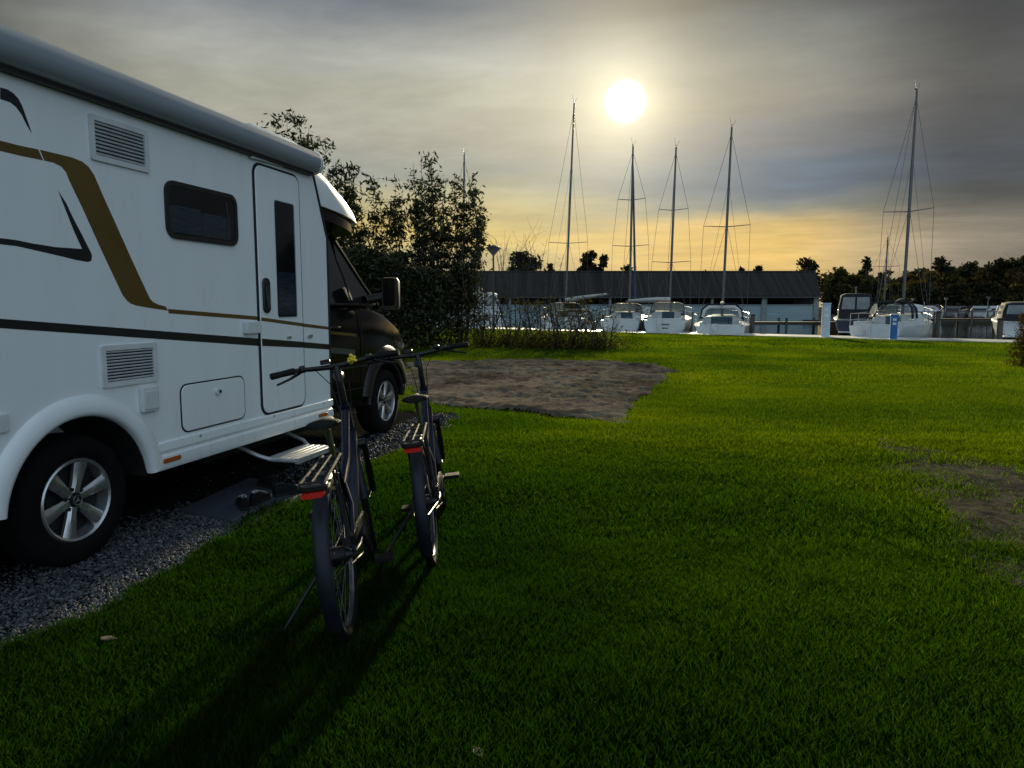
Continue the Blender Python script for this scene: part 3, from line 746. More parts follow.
# ---- film stripes
def px_poly(pts, v=0.0): return [side(x_, y_, v) for x_, y_ in pts]
def film(name, poly, m, y=.0012, parent=mh): return MB().prism(poly, lambda u, z: (u, -y + .0008, z), lambda u, z: (u, -y, z)).build(name, m, parent, smooth=0)
def Z1(*p): return [(a / 3, b_ / 3) for a, b_ in p]
def Z3(*p): return [(a / 4, 250 + b_ / 4) for a, b_ in p]
gold_l = px_poly(Z1((0, 425), (60, 437), (114, 448), (129, 481), (60, 467), (0, 455)))
ext = lambda P: [(u - 1.6 if u < -.31 else u, z + (.03 if u < -.31 else 0)) for u, z in P]
film('gold_stripe', ext(gold_l), M['gold'])
film('gold_stripe', px_poly(Z1((119, 449), (170, 461), (215, 472), (245, 484), (265, 500), (282, 525), (310, 590), (350, 678), (390, 768)) + Z3((590, 175), (600, 195), (612, 208), (632, 218), (663, 226), (671, 242), (600, 232), (545, 222), (522, 214), (508, 203), (490, 180), (405, 0)) + Z1((250, 630), (226, 580), (207, 540), (198, 517), (184, 500), (160, 488), (133, 482))), M['gold'])
z_at = lambda P: [(u, z) for u, z in P]
film('gold_stripe', [(.738, 1.432), (1.690, 1.372), (1.690, 1.343), (.745, 1.404)], M['gold'])
film('gold_stripe', [(2.333, 1.304), (2.783, 1.262), (2.783, 1.236), (2.333, 1.275)], M['gold'])
film('stripe', [(1.716, 1.364), (2.313, 1.306), (2.313, 1.278), (1.716, 1.338)], M['gold'], .0152, door)
film('charcoal_stripe', [(-2.1, 1.485), (-.39, 1.390), (1.692, 1.204), (1.692, 1.147), (-.39, 1.345), (-2.1, 1.435)], M['film'])
film('stripe', [(1.716, 1.202), (2.313, 1.148), (2.313, 1.098), (1.716, 1.146)], M['film'], .0152, door)
film('charcoal_stripe', [(2.333, 1.146), (2.783, 1.103), (2.783, 1.055), (2.333, 1.096)], M['film'])
cp = lambda P: MB().prism(P, lambda u, z: (u, .1455, z), lambda u, z: (u, .147, z))
cp([(2.80, 1.235), (3.62, 1.165), (3.62, 1.135), (2.80, 1.205)]).build('gold_stripe', M['gold'], cab, smooth=0)
cp([(2.80, 1.085), (3.58, 1.005), (3.58, .95), (2.80, 1.030)]).build('grey_stripe', M['greyfilm'], cab, smooth=0)
film('swoosh', ext(px_poly(Z1((0, 262), (22, 268), (40, 280), (54, 295), (65, 315), (76, 345), (83, 365), (95, 400), (80, 376), (64, 343), (48, 321), (30, 307), (0, 297)))), M['film'])
film('swoosh', ext(px_poly([(0, 237.5), (16, 240), (33, 243.5), (55, 247), (82, 249), (73, 229), (64, 206), (58, 190.5), (66, 203), (73, 218), (82, 235), (91, 253), (92, 256), (91, 261), (87.5, 262), (76, 260), (60, 256), (34, 250), (16, 246), (0, 242.5)])), M['film'])

# ---- pull-out step
stp = empty('entrance_step', (0, 0, 0)); stp.parent = mh
st_ = MB()
for k in range(5): st_.box((1.99, -.04 - .052 * k, .268), (.56, .044, .02))
st_.box((1.99, -.285, .262), (.58, .03, .045)).build('tread', M['step'], stp, bevel=.004)
for u0 in (1.66, 2.32): MB().tube([(u0, .30, .40), (u0, .02, .30), (u0 + (.05 if u0 < 2 else -.05), -.06, .262), (u0 + (.05 if u0 < 2 else -.05), -.28, .262)], .016, 8).build('step_arm', M['step'], stp)

# ------------------------------------------------------------------ bicycles; local x forward, origin where the rear wheel meets the ground
M.update(
    bike=mat('midnight_blue_paint', (.004, .006, .020), .34, var=.15, scale=5, coat=.12, spec=.35),
    fender=mat('blue_grey_mudguard', (.007, .009, .016), .48, var=.1, scale=6, spec=.3),
    bikeb=mat('satin_black', (.006, .006, .007), .38, spec=.35, var=.2, scale=20),
    grip=mat('grip_rubber', (.005, .005, .005), .75, spec=.25, var=.2, scale=40, bump=.3, bscale=150),
    rimb=mat('dark_bike_rim', (.11, .11, .115), .32, metal=.8, var=.15, scale=30),
    steel2=mat('grey_carrier', (.030, .030, .032), .75, spec=.12, var=.15, scale=30),
    chrome=mat('polished_alloy', (.62, .63, .65), .22, metal=1.0, var=.08, scale=30),
    yellow=mat('yellow_petals', (.62, .50, .03), .6, var=.25, scale=40, bump=.5, bscale=80),
    wood=mat('weathered_pile', (.07, .06, .05), .85, var=.35, scale=9, bump=.5, bscale=30, stretch=(1, 1, .2)),
)
def bicycle(contact, heading, lean, steer, label, flower=False, crank=35):
    t = empty('bicycle', contact, heading, lean, label, 'bicycle', 'bicycles parked on the lawn')
    WR = .352; WB = 1.10
    RH, FH, BB = Vector((0, 0, WR)), Vector((WB, 0, WR)), Vector((.455, 0, .295))
    HT, HB = Vector((.865, 0, .905)), Vector((.935, 0, .690))
    ST_ = Vector((.275, 0, .735))
    axis = (HT - HB).normalized(); SM_ = Matrix.Translation(HB) @ Matrix.Rotation(steer, 4, axis) @ Matrix.Translation(-HB)
    def wheel(c, name, rear, parent, Mx=None):
        Mx = Mx or Matrix.Identity(4)
        tw = MB().ring(c, .331, [(.021 * math.cos(a), .021 * math.sin(a)) for a in [2 * math.pi * k / 10 for k in range(10)]], n=64).xf(Mx).build(name, M['tyre'], parent, smooth=60)
        MB().ring(c, .306, [(.006, .012), (-.012, .011), (-.016, .004), (-.016, -.004), (-.012, -.011), (.006, -.012)], n=64).xf(Mx).build('rim', M['rimb'], tw, smooth=50)
        s = MB(); c = Vector(c)
        for k in range(32):
            a = 2 * math.pi * k / 32; o = .45 if k % 4 < 2 else -.45; y = .028 if k % 2 else -.028
            s.tube([c + Vector((.022 * math.cos(a + o), y, .022 * math.sin(a + o))), c + Vector((.292 * math.cos(a), 0, .292 * math.sin(a)))], .0012, 4)
        s.xf(Mx).build('spokes', M['rimb'], tw, smooth=0)
        MB().tube([c + Vector((0, -.065, 0)), c + Vector((0, -.034, 0)), c + Vector((0, -.033, 0)), c + Vector((0, .033, 0)), c + Vector((0, .034, 0)), c + Vector((0, .065, 0))], [.011, .011, .026, .026, .011, .011] if not rear else [.012, .030, .044, .044, .03, .012], 14).xf(Mx).build('hub', M['bikeb'], tw)
        return tw
    wheel(RH, 'rear_wheel', True, t); wheel(FH, 'front_wheel', False, t, SM_)
    # frame with a thick down tube
    f = MB()
    f.loft([[p + Vector((-.30 * k_, 0, .95 * k_)) * 0 + Vector((dx, dy, dz)) for dx, dy, dz in ((0, .036, -.022), (-.02, .036, .03), (0, .024, .045), (0, -.024, .045), (-.02, -.036, .03), (0, -.036, -.022), (.012, -.024, -.04), (.012, .024, -.04))] for k_, p in ((0, Vector((.47, 0, .315))), (.5, Vector((.70, 0, .525))), (1, Vector((.905, 0, .735))))])
    f.tube([HT + Vector((-.01, 0, -.03)), Vector((.62, 0, .66)), Vector((.33, 0, .56))], [.022, .023, .020], 12)
    f.tube([BB, ST_], [.020, .018], 12)
    f.tube([HB - axis * .01, HT + axis * .01], .027, 14)
    f.tube([BB + Vector((-.05, 0, 0)), BB + Vector((.06, 0, .02))], .055, 14)
    for y in (-1, 1):
        f.tube([BB + Vector((-.03, .045 * y, 0)), Vector((.24, .062 * y, .315)), RH + Vector((0, .068 * y, 0))], [.013, .012, .010], 8)
        f.tube([Vector((.315, .024 * y, .60)), Vector((.22, .055 * y, .52)), RH + Vector((0, .068 * y, .01))], [.010, .010, .009], 8)
    f.build('frame', M['bike'], t, smooth=50)
    mt = MB().tube([BB + Vector((.015, -.075, .01)), BB + Vector((.015, .075, .01))], .075, 20).build('motor', M['bikeb'], t, bevel=.01)
    # fork and front mudguard turn with the bars
    fk = MB()
    fk.tube([HB + Vector((0, -.066, -.02)), HB + Vector((0, .066, -.02))], .026, 12)
    for y in (-1, 1):
        p0 = HB + Vector((0, .062 * y, -.02)); p2 = FH + Vector((0, .062 * y, 0)); pm__ = p0.lerp(p2, .45)
        fk.tube([p0, pm__, pm__, p2], [.017, .017, .022, .020], 10)
    fk.xf(SM_).build('fork', M['bikeb'], t)
    gp_ = lambda w: [(0.0, -w), (.010, -w * .8), (.016, -w * .4), (.017, 0), (.016, w * .4), (.010, w * .8), (0, w), (.006, w * .8), (.012, w * .4), (.013, 0), (.012, -w * .4), (.006, -w * .8)]
    MB().ring(FH, .368, gp_(.027), n=30, a0=38, a1=172).tube([FH + Vector((0, .055, 0)), FH + Vector((-.355, .03, .05))], .0025, 5).tube([FH + Vector((0, -.055, 0)), FH + Vector((-.355, -.03, .05))], .0025, 5).xf(SM_).build('front_mudguard', M['fender'], t, smooth=60)
    rm = MB().ring(RH, .368, gp_(.033), n=40, a0=28, a1=212)
    rm.build('rear_mudguard', M['fender'], t, smooth=60)
    MB().tube([RH + Vector((0, .07, 0)), RH + Vector((-.36, .035, .03))], .0028, 5).tube([RH + Vector((0, -.07, 0)), RH + Vector((-.36, -.035, .03))], .0028, 5).build('mudguard_stay', M['bikeb'], t)
    # carrier with the tail light under its end
    rk = MB()
    for y in (-.050, .050):
        rk.tube([Vector((.22, y * .8, .765)), Vector((-.30, y, .765)), Vector((-.33, y, .755))], .0065, 8)
        rk.tube([Vector((-.10, y, .765)), Vector((-.02, y * 1.15, .42)), RH + Vector((0, y * 1.15, .03))], .0065, 8)
        rk.tube([Vector((-.02, y, .765)), RH + Vector((.03, y * 1.15, .06))], .005, 6)
    for u in (-.31, -.2, -.08, .05, .15): rk.tube([Vector((u, -.05, .765)), Vector((u, .05, .765))], .005, 6)
    rk.tube([Vector((-.31, 0, .768)), Vector((.2, 0, .768))], .005, 6)
    rk.build('carrier', M['steel2'], t)
    tl = MB().loft([[Vector((u, .047 * s * w, .722 - .012 * (1 - s * s) + .5 * h * z)) for s, z in ((-1, -.5), (-.9, -1), (.9, -1), (1, -.5), (1, .6), (.9, 1), (-.9, 1), (-1, .6))] for u, w, h in ((-.30, .95, .019), (-.335, 1.0, .018), (-.355, .9, .013))]).build('tail_light', M['red'], t, smooth=50)
    MB().box((-.295, 0, .744), (.05, .112, .026)).build('housing', M['bikeb'], tl, bevel=.006)
    # saddle
    sp = MB().tube([ST_ - Vector((0, 0, .05)), Vector((.222, 0, .895))], .0145, 10).tube([Vector((.14, .02, .90)), Vector((.33, .02, .905))], .005, 6).tube([Vector((.14, -.02, .90)), Vector((.33, -.02, .905))], .005, 6).build('seat_post', M['chrome'], t)
    rr = []
    for u, w, z in ((.085, .045, .935), (.095, .072, .94), (.15, .080, .940), (.22, .052, .932), (.29, .028, .926), (.345, .020, .922), (.362, .010, .917)):
        rr.append([Vector((u, w * c_, z + (.012 if s_ > 0 else .026) * s_ - (.010 * abs(c_)))) for c_, s_ in [(math.cos(2 * math.pi * k / 12), math.sin(2 * math.pi * k / 12)) for k in range(12)]])
    MB().loft(rr).build('saddle', M['grip'], t, smooth=60)
    # stem, bars, grips, levers
    top = HT + axis * .05
    MB().tube([HT - axis * .02, top + axis * .10, top + Vector((-.02, 0, .14)), top + Vector((.015, 0, .175))], [.019, .018, .02, .021], 12).xf(SM_).build('stem', M['bikeb'], t)
    c = top + Vector((.02, 0, .178))
    hb = MB().tube([c + Vector(p) for p in ((-.135, .335, .018), (-.085, .21, .022), (.0, .07, .004), (0, 0, 0), (0, -.07, .004), (-.085, -.21, .022), (-.135, -.335, .018))], [.0115, .0115, .014, .016, .014, .0115, .0115], 10).xf(SM_).build('handlebar', M['bikeb'], t)
    for y in (1, -1):
        p0, p1 = c + Vector((-.137, .338 * y, .018)), c + Vector((-.090, .218 * y, .022))
        MB().tube([p0, p0.lerp(p1, .05), p0.lerp(p1, .5), p1], [.015, .018, .0165, .018], 10).xf(SM_).build('grip', M['grip'], hb)
        MB().tube([c + Vector((-.075, .19 * y, .02)), c + Vector((-.045, .195 * y, .005)), c + Vector((-.055, .25 * y, -.018)), c + Vector((-.085, .32 * y, -.035))], [.012, .010, .007, .006], 8).tube([c + Vector((-.078, .19 * y, .022)), c + Vector((-.07, .165 * y, .022))], .02, 10).xf(SM_).build('brake_lever', M['bikeb'], hb)
        MB().tube([c + Vector((-.05, .18 * y, .01)), c + Vector((.08, .12 * y, .0)), c + Vector((.07, .05 * y, -.10)), HB + Vector((.05, .02 * y, .05))], .0028, 6).xf(SM_).build('cable', M['bikeb'], hb)
    MB().box(c + Vector((-.01, .055, .035)), (.04, .055, .014), ry=R(-25)).xf(SM_).build('display', M['bikeb'], hb, bevel=.006)
    if flower:
        b_ = MB(); cc = c + Vector((-.085, -.085, .028))
        for k in range(26):
            q = Vector((random.gauss(0, 1), random.gauss(0, 1), random.gauss(0, 1))).normalized() * random.uniform(.008, .030)
            b_.sphere(cc + q, (.010, .010, .007), 6, 4)
        b_.xf(SM_).build('flower_bell', M['yellow'], hb)
    else:
        MB().sphere(c + Vector((-.06, -.13, .036)), (.022, .022, .016), 10, 6).xf(SM_).build('bell', M['bikeb'], hb)
    lp = c + Vector((.06, 0, -.06)); MB().tube([lp + Vector((-.03, 0, 0)), lp, lp + Vector((.03, 0, 0))], [.018, .03, .032], 12).xf(SM_).build('headlamp', M['bikeb'], t)
    # chain set
    cr = MB().ring(BB + Vector((0, -.052, 0)), .078, [(0, -.003), (.006, 0), (0, .003), (-.012, .003), (-.012, -.003)], n=36).build('chain_wheel', M['bikeb'], t)
    for sg in (1, -1):
        a = R(crank) + (0 if sg == 1 else math.pi); e = BB + Vector((.17 * math.cos(a), .075 * sg, .17 * math.sin(a)))
        ck = MB().tube([BB + Vector((0, .068 * sg, 0)), e], [.015, .011], 8).build('crank', M['bikeb'], t)
        MB().box(e + Vector((0, .055 * sg, 0)), (.085, .095, .022)).box(e + Vector((.044, .055 * sg, 0)), (.006, .07, .014)).build('pedal', M['grip'], ck, bevel=.005)
    ch = MB()
    ch.tube([BB + Vector((0, -.055, .082)), RH + Vector((.0, -.05, .045))], .004, 4).tube([BB + Vector((0, -.055, -.082)), RH + Vector((0, -.05, -.045))], .004, 4)
    ch.build('chain', M['bikeb'], t)
    MB().loft([[Vector((u, -.075, z + dz)) for dz in (-.02, .022)] + [Vector((u, -.06, z + dz)) for dz in (.022, -.02)] for u, z in ((.56, .345), (.46, .39), (.2, .41), (.02, .405))]).build('chain_guard', M['bikeb'], t)
    k0 = RH + Vector((.12, .07, -.04))
    tip = Vector((-.02, .30, 0)); tip.z = -math.tan(abs(lean)) * tip.y * -1 * -1 if False else math.tan(abs(lean)) * .30
    MB().tube([k0 + Vector((0, -.01, .02)), k0, tip], [.012, .010, .009], 8).box((tip.x, tip.y, tip.z + .004), (.05, .025, .012)).build('kickstand', M['bikeb'], t)
    return t
c1, c2 = gr(351, 631), gr(434, 562)
bicycle(c1, R(96.0), R(-7.2), R(9), 'nearer dark blue bicycle with a yellow flower bell, beside the entrance step', True, 110)
bicycle(c2, R(93.5), R(-6.5), R(9), 'farther dark blue bicycle standing between the first bicycle and the bare soil', False, 195)

# ------------------------------------------------------------------ doormat and shoes beside the step
mp_ = [gr(*p) for p in [(178, 513), (250, 528), (318, 494), (250, 480)]]
matm = mat('blue_grey_mat', (.030, .038, .058), .95, var=.25, scale=40, bump=.6, bscale=200)
b = MB(); mc = sum(mp_, Vector()) / 4
b.prism([(p.x - mc.x, p.y - mc.y) for p in mp_], lambda x_, y_: (x_, y_, .006), lambda x_, y_: (x_, y_, .024))
dm = b.build('doormat', matm, smooth=0, bevel=.006); dm.location = mc; tag(dm, 'blue-grey doormat lying on the loose stone below the motorhome', 'doormat')
shoem = mat('black_shoe_fabric', (.005, .005, .0055), .8, spec=.2, var=.3, scale=30, bump=.4, bscale=120)
solem = mat('dark_sole', (.010, .010, .011), .8, var=.2, scale=30)
liner = mat('pale_lining', (.28, .30, .31), .8, var=.2, scale=50)
def shoe(px_, rz, label, roll=0.0, pale=True, z0=.025):
    p = gr(*px_); t = empty('shoe', (p.x, p.y, z0), rz, roll, label, 'shoe', 'shoes left on the doormat'); t.scale = (.88, .88, .82)
    def ringz(z0_, z1_, k):
        out = []
        for u, w, h in ((-.135, .022, .085), (-.125, .034, .10), (-.06, .036, .085), (.0, .037, .078), (.06, .046, .060), (.11, .042, .045), (.140, .024, .030), (.148, .010, .022)):
            out.append([Vector((u, w * c_, z0_ + (h * k) * max(0, s_) + (.0 if s_ >= 0 else 0))) for c_, s_ in [(math.cos(2 * math.pi * q / 12), math.sin(2 * math.pi * q / 12)) for q in range(12)]])
        return out
    up_ = MB().loft(ringz(.02, 0, 1.0)).build('upper', shoem, t, smooth=60)
    MB().loft([[Vector((u * s, w * c_ * s, z)) for u, w, c_ in ()] or [Vector((x_ * s, y_ * s, z)) for x_, y_ in ((-.14, 0), (-.13, .034), (-.06, .038), (.03, .042), (.08, .049), (.125, .04), (.152, 0), (.125, -.04), (.08, -.049), (.03, -.042), (-.06, -.038), (-.13, -.034))] for s, z in ((.97, 0), (1.0, .008), (1.0, .024))]).build('sole', solem, t)
    MB().loft([[Vector((-.075 + .052 * c_ * s, .024 * s_ * s, z)) for c_, s_ in [(math.cos(2 * math.pi * q / 12), math.sin(2 * math.pi * q / 12)) for q in range(12)]] for s, z in ((1.0, .112), (.85, .118), (.5, .112))]).build('lining', liner if pale else solem, t, smooth=60)
    lc = MB()
    for k in range(4): lc.tube([(.0 + .022 * k, -.026, .094 - .008 * k), (.005 + .022 * k, 0, .102 - .008 * k), (.01 + .022 * k, .026, .094 - .008 * k)], .003, 5)
    lc.build('laces', liner if pale else solem, up_)
shoe((243, 510), R(118), 'black shoe nearest the rear wheel on the doormat')
shoe((260, 505), R(84), 'black shoe with pale lining in the middle of the doormat')
shoe((268, 490), R(140), 'black shoe farthest from the grass, close to the motorhome', 0, False)
shoe((288, 497), R(48), 'black shoe nearest the front bicycle, at the right edge of the doormat', 0, False)

# ------------------------------------------------------------------ fallen leaves
lfm = mat('dead_leaf', (.38, .27, .15), .8, var=.3, scale=40, bump=.4, bscale=90)
def dead_leaf(px_, s, rz, label):
    p = gr(*px_); b = MB(); n = 7; top = []
    rows = [[Vector((s * (u - .5), s * .30 * math.sin(math.pi * min(1, u * 1.05 + .02)) * v_, .028 + s * (.25 * (u - .5) ** 2 + .20 * v_ * v_))) for v_ in (-1, -.5, 0, .5, 1)] for u in [k / n for k in range(n + 1)]]
    lo = [[q - Vector((0, 0, .0025)) for q in r_[::-1]] for r_ in rows]
    b.loft([a + c for a, c in zip(rows, lo)]); b.tube([(s * .5, 0, .03 + s * .06), (s * .72, 0, .03 + s * .02)], .0015, 5)
    o = b.build('fallen_leaf', lfm, smooth=60); o.location = (p.x, p.y, 0); o.rotation_euler = (0, 0, rz); tag(o, label, 'leaf')
dead_leaf((108, 646), .055, R(10), 'dry brown leaf on the grass beside the loose stone')
dead_leaf((478, 762), .055, R(120), 'small pale dry leaf on the grass at the bottom edge of the photo')

# ------------------------------------------------------------------ harbour: boats, posts, jetties
M.update(
    hull=mat('white_hull', (.56, .58, .59), .3, var=.05, scale=2, coat=.3),
    deck=mat('pale_deck', (.50, .51, .50), .6, var=.08, scale=8),
    navy=mat('navy_canvas', (.007, .010, .016), .85, var=.25, scale=5, bump=.3, bscale=30),
    mast=mat('anodised_mast', (.11, .113, .12), .4, metal=.6, var=.12, scale=3),
    wire=mat('rigging_wire', (.10, .10, .11), .45, metal=.5, var=.2, scale=10),
    sail=mat('furled_sail', (.40, .40, .38), .85, var=.15, scale=8, bump=.4, bscale=25),
    bluec=mat('blue_canvas', (.02, .055, .13), .8, var=.2, scale=6),
    pane=glassmat('clear_vinyl', (.72, .76, .76), .62),
    pbox=mat('pale_grey_pedestal', (.42, .50, .56), .5, var=.08, scale=5),
    bbox=mat('bright_blue_pedestal', (.018, .13, .36), .45, var=.1, scale=5),
    dkblue=mat('dark_blue_hull', (.018, .026, .05), .3, var=.1, scale=3, coat=.4),
)
def hull_rings(L, B, fb, stern=.82, n=14, bow_rise=.28):
    rg_ = []
    for i in range(n + 1):
        t = i / n; x_ = L * t
        hb = B / 2 * (stern + (1 - stern) * math.sin(min(1, t / .45) * math.pi / 2)) * (1 - max(0, (t - .45) / .55) ** 2.1 * .97)
        zs = fb + bow_rise * t * t
        x2 = x_
        rg_.append([Vector((x_ + .35 * t ** 6, hb, zs)), Vector((x2 + .2 * t ** 6, hb * .94, zs * .55)), Vector((x2, hb * .80, .02 + .22 * max(0, 1 - t / .3))), Vector((x_ * .97 + .02 * L, hb * .25, -.28 + .36 * max(0, 1 - t / .3))),
                    Vector((x_ * .97 + .02 * L, -hb * .25, -.28 + .36 * max(0, 1 - t / .3))), Vector((x2, -hb * .80, .02 + .22 * max(0, 1 - t / .3))), Vector((x2 + .2 * t ** 6, -hb * .96, zs * .55)), Vector((x_ + .35 * t ** 6, -hb, zs))])
    return rg_
def sailboat(stern, heading, L, B, fb, mast_h, mast_t, label, lean=0.0, rake=0.0, hood='soft', boom=None, spreaders=(.5,), cover=None, furl=True, hullm='hull', bare=False, stripe=None, wide=False, group='sailing boats moored along the quay'):
    t = empty('sailboat', (stern.x, stern.y, WZ), heading, 0, label, 'sailboat', group)
    hr = hull_rings(L, B, fb)
    hl = MB().loft(hr, closed=True).build('hull', M[hullm], t, smooth=50)
    # deck with the cockpit well left open
    dk = MB()
    zt = lambda x_: fb + .28 * (x_ / L) ** 2
    mx = L * mast_t
    def trunk(x0, x1, w0, w1, z0, h, name, m, par):
        rr = []
        for u, k in ((x0, .92), (x0 + .06, 1), (x1 - .5, .98), (x1, .35)):
            w = w0 + (w1 - w0) * (u - x0) / (x1 - x0); z = zt(u)
            rr.append([Vector((u, w * a, z + h * k * c_)) for a, c_ in ((1, -.1), (.97, .7), (.82, 1), (-.82, 1), (-.97, .7), (-1, -.1))])
        return MB().loft(rr).build(name, m, par, smooth=40)
    cab_ = trunk(L * .36, L * .80, B * .36, B * .20, fb, .42, 'cabin', M['deck'], t)
    for sg in (1, -1):
        MB().add([(L * u, sg * (B * .36 * .965 + (B * .20 - B * .36) * (u - .36) / .44 + .006), zt(L * u) + z) for u, z in ((.42, .12), (.56, .14), (.58, .24), (.43, .28))], [(0, 1, 2, 3)]).build('cabin_window', M['darkglass'], cab_, smooth=0)
    for sg in (1, -1):
        dk.box((L * .18, sg * B * .33, fb + .10), (L * .34, .12, .22))
    dk.box((.06, 0, fb + .03), (.10, B * .66, .12))
    dk.build('coaming', M['deck'], t, bevel=.03)
    # rails
    rl = MB(); nn = 10
    for sg in (1, -1):
        pts = []
        for i in range(nn + 1):
            s = i / nn; q = hr[min(14, int(round(s * 14)))][0]
            pts.append(Vector((q.x, sg * (q.y - .04), q.z + .58)))
            if i % 2 == 0: rl.tube([(q.x, sg * (q.y - .04), q.z - .02), (q.x, sg * (q.y - .04), q.z + .58)], .012, 5)
        rl.tube(pts, .010, 5)
        rl.tube([p - Vector((0, 0, .28)) for p in pts], .006, 4)
    rl.tube([(0, -B * .38, fb + .58), (-.05, 0, fb + .60), (0, B * .38, fb + .58)], .013, 5)
    rl.build('guard_rail', M['steel'], t)
    tb = MB().box((-.05, B * .1, fb - .25), (.05, .28, .75)); tb.box((-.10, B * .1, fb - .5), (.14, .06, .7)); tb.build('rudder', M['deck'], t, bevel=.01)
    # mast and rigging
    zb = zt(mx) + .40
    top = Vector((mx - rake * mast_h, -lean * mast_h, zb + mast_h))
    base = Vector((mx, 0, zb))
    ms = MB().tube([base, base.lerp(top, .6), top], [.075, .072, .052], 10).build('mast', M['mast'], t)
    MB().box(top + Vector((-.12, 0, .05)), (.34, .05, .05)).tube([top, top + Vector((0, .12, .55))], .008, 5).tube([top + Vector((.0, -.05, .08)), top + Vector((-.3, -.2, .28))], .008, 5).build('masthead', M['wire'], ms)
    rg2 = MB(); sw = B * .42
    for k, s in enumerate(spreaders):
        c = base.lerp(top, s); w = sw * (1.0 - .25 * k)
        MB().tube([c + Vector((-.18, -w, .06)), c, c + Vector((-.18, w, .06))], [.018, .026, .018], 6).build('spreader', M['mast'], ms)
    sp = [(base.lerp(top, s), sw * (1.0 - .25 * k)) for k, s in enumerate(spreaders)]
    for sg in (1, -1):
        rg2.tube([Vector((mx - .15, sg * B * .45, zt(mx)))] + [c + Vector((-.18, sg * w, .06)) for c, w in sp] + [base.lerp(top, .97)], .010, 4)
        rg2.tube([Vector((mx - .35, sg * B * .44, zt(mx))), sp[0][0] + Vector((0, sg * .05, -.05))], .009, 4)
        if len(sp) == 1: rg2.tube([Vector((mx + .25, sg * B * .43, zt(mx))), base.lerp(top, .72)], .007, 4)
    rg2.tube([Vector((.05, 0, fb + .4)), base.lerp(top, .99)], .010, 4)
    rg2.tube([base + Vector((.13, .05, .3)), base.lerp(top, .95) + Vector((.08, .05, 0))], .008, 4)
    rg2.build('rigging', M['wire'], t, smooth=0)
    if furl:
        MB().tube([Vector((L * .97, 0, zt(L) + .25)), Vector((L * .97, 0, zt(L) + .25)).lerp(base.lerp(top, .95), .15), Vector((L * .97, 0, zt(L) + .25)).lerp(base.lerp(top, .95), .9), base.lerp(top, .95)], [.03, .085, .05, .02], 8).build('furled_sail', M[cover or 'sail'], t)
    if boom:
        bl, bz, swing, m = boom
        e = base + Vector((-bl * math.cos(swing), bl * math.sin(swing), bz + .55)); s0 = base + Vector((-.1, 0, .55))
        bm_ = MB().tube([s0, e], .06, 8).build('boom', M['mast'], t)
        MB().tube([s0 + Vector((0, 0, .15)), s0.lerp(e, .3) + Vector((0, 0, .16)), s0.lerp(e, .95) + Vector((0, 0, .08))], [.13, .11, .05], 8).build('sail_cover', M[m], bm_)
    # sprayhood over the companionway
    if hood:
        hx = L * .36; w = B * .36; hz = zt(hx) + .30
        if hood == 'soft':
            arch = lambda u, s, h: [Vector((u, w * s * c_, hz + h * q)) for c_, q in ((1, 0), (.99, .45), (.9, .85), (.6, 1), (-.6, 1), (-.9, .85), (-.99, .45), (-1, 0))]
            sh_ = MB().loft([arch(hx - .5, 1, .62), arch(hx - .3, 1, .65), arch(hx + .05, 1, .66)], closed=False, cap=False).build('sprayhood', M['navy'], t, smooth=50)
            q = sh_.modifiers.new('thick', 'SOLIDIFY'); q.thickness = .015
            MB().loft([arch(hx + .055, .985, .65), arch(hx + .75, .85, .08)], closed=False, cap=False).build('hood_window', M['pane'], sh_, smooth=0)
        else:
            fr_ = MB(); bars = []
            for u, s, h in ((hx - .55, 1, .80), (hx + .35, .95, .74)):
                fr_.tube([(u, w * s * 1.05, hz), (u + .05, w * s * .98, hz + h * .62), (u + .1, w * .72 * s, hz + h), (u + .1, -w * .72 * s, hz + h), (u + .05, -w * s * .98, hz + h * .62), (u, -w * s * 1.05, hz)], .055, 6)
            sh_ = fr_.build('canopy_frame', M['navy'], t)
            MB().box((hx, 0, hz + .785), (.95, w * 1.45, .04)).build('canopy_top', M['navy'], sh_, bevel=.02)
            if hullm == 'hull' and wide: MB().tube([(hx - .50, w * .93 * 1.0, hz + .1), (hx - .46, w * .86, hz + .48), (hx - .42, w * .62, hz + .67), (hx - .42, -w * .62, hz + .67), (hx - .46, -w * .86, hz + .48), (hx - .50, -w * .93, hz + .1)], .10, 6).build('windscreen_surround', M['deck'], sh_)
            MB().add([(hx + .42, w * .9, hz + .1), (hx + .42, -w * .9, hz + .1), (hx + .45, -w * .68, hz + .70), (hx + .45, w * .68, hz + .70)], [(0, 1, 2, 3)]).build('canopy_window', M['pane'], sh_, smooth=0)
            for sg in (1, -1):
                MB().add([(hx - .5, sg * w * 1.03, hz + .08), (hx + .36, sg * w * 1.0, hz + .08), (hx + .44, sg * w * .80, hz + .68), (hx - .42, sg * w * .82, hz + .73)], [(0, 1, 2, 3)]).build('canopy_window', M['pane'], sh_, smooth=0)
    MB().tube([(L * .36 - .02, -B * .13, fb + .02), (L * .36 - .02, -B * .13, fb + .4)], .02, 4).box((L * .36 - .015, 0, fb + .22), (.02, B * (.38 if wide else .24), .62 if wide else .42)).build('companionway', M['darkglass'], t)
    if stripe:
        for z, w in stripe: MB().box((-.012, 0, z), (.012, w, .05)).build('name_strip', M['film'], t)
    return t
def moor(px, Y, mt, L, heading):
    """stern point that puts the mast foot on this line of sight"""
    p = at(px, 306, Y); return Vector((p.x - math.cos(heading) * L * mt, p.y - math.sin(heading) * L * mt, 0))
def heightat(y, Y): return at(512, y, Y).z
def mast_len(ytop, Y, fb): return heightat(ytop, Y) - WZ - fb - .45
h90 = R(90)
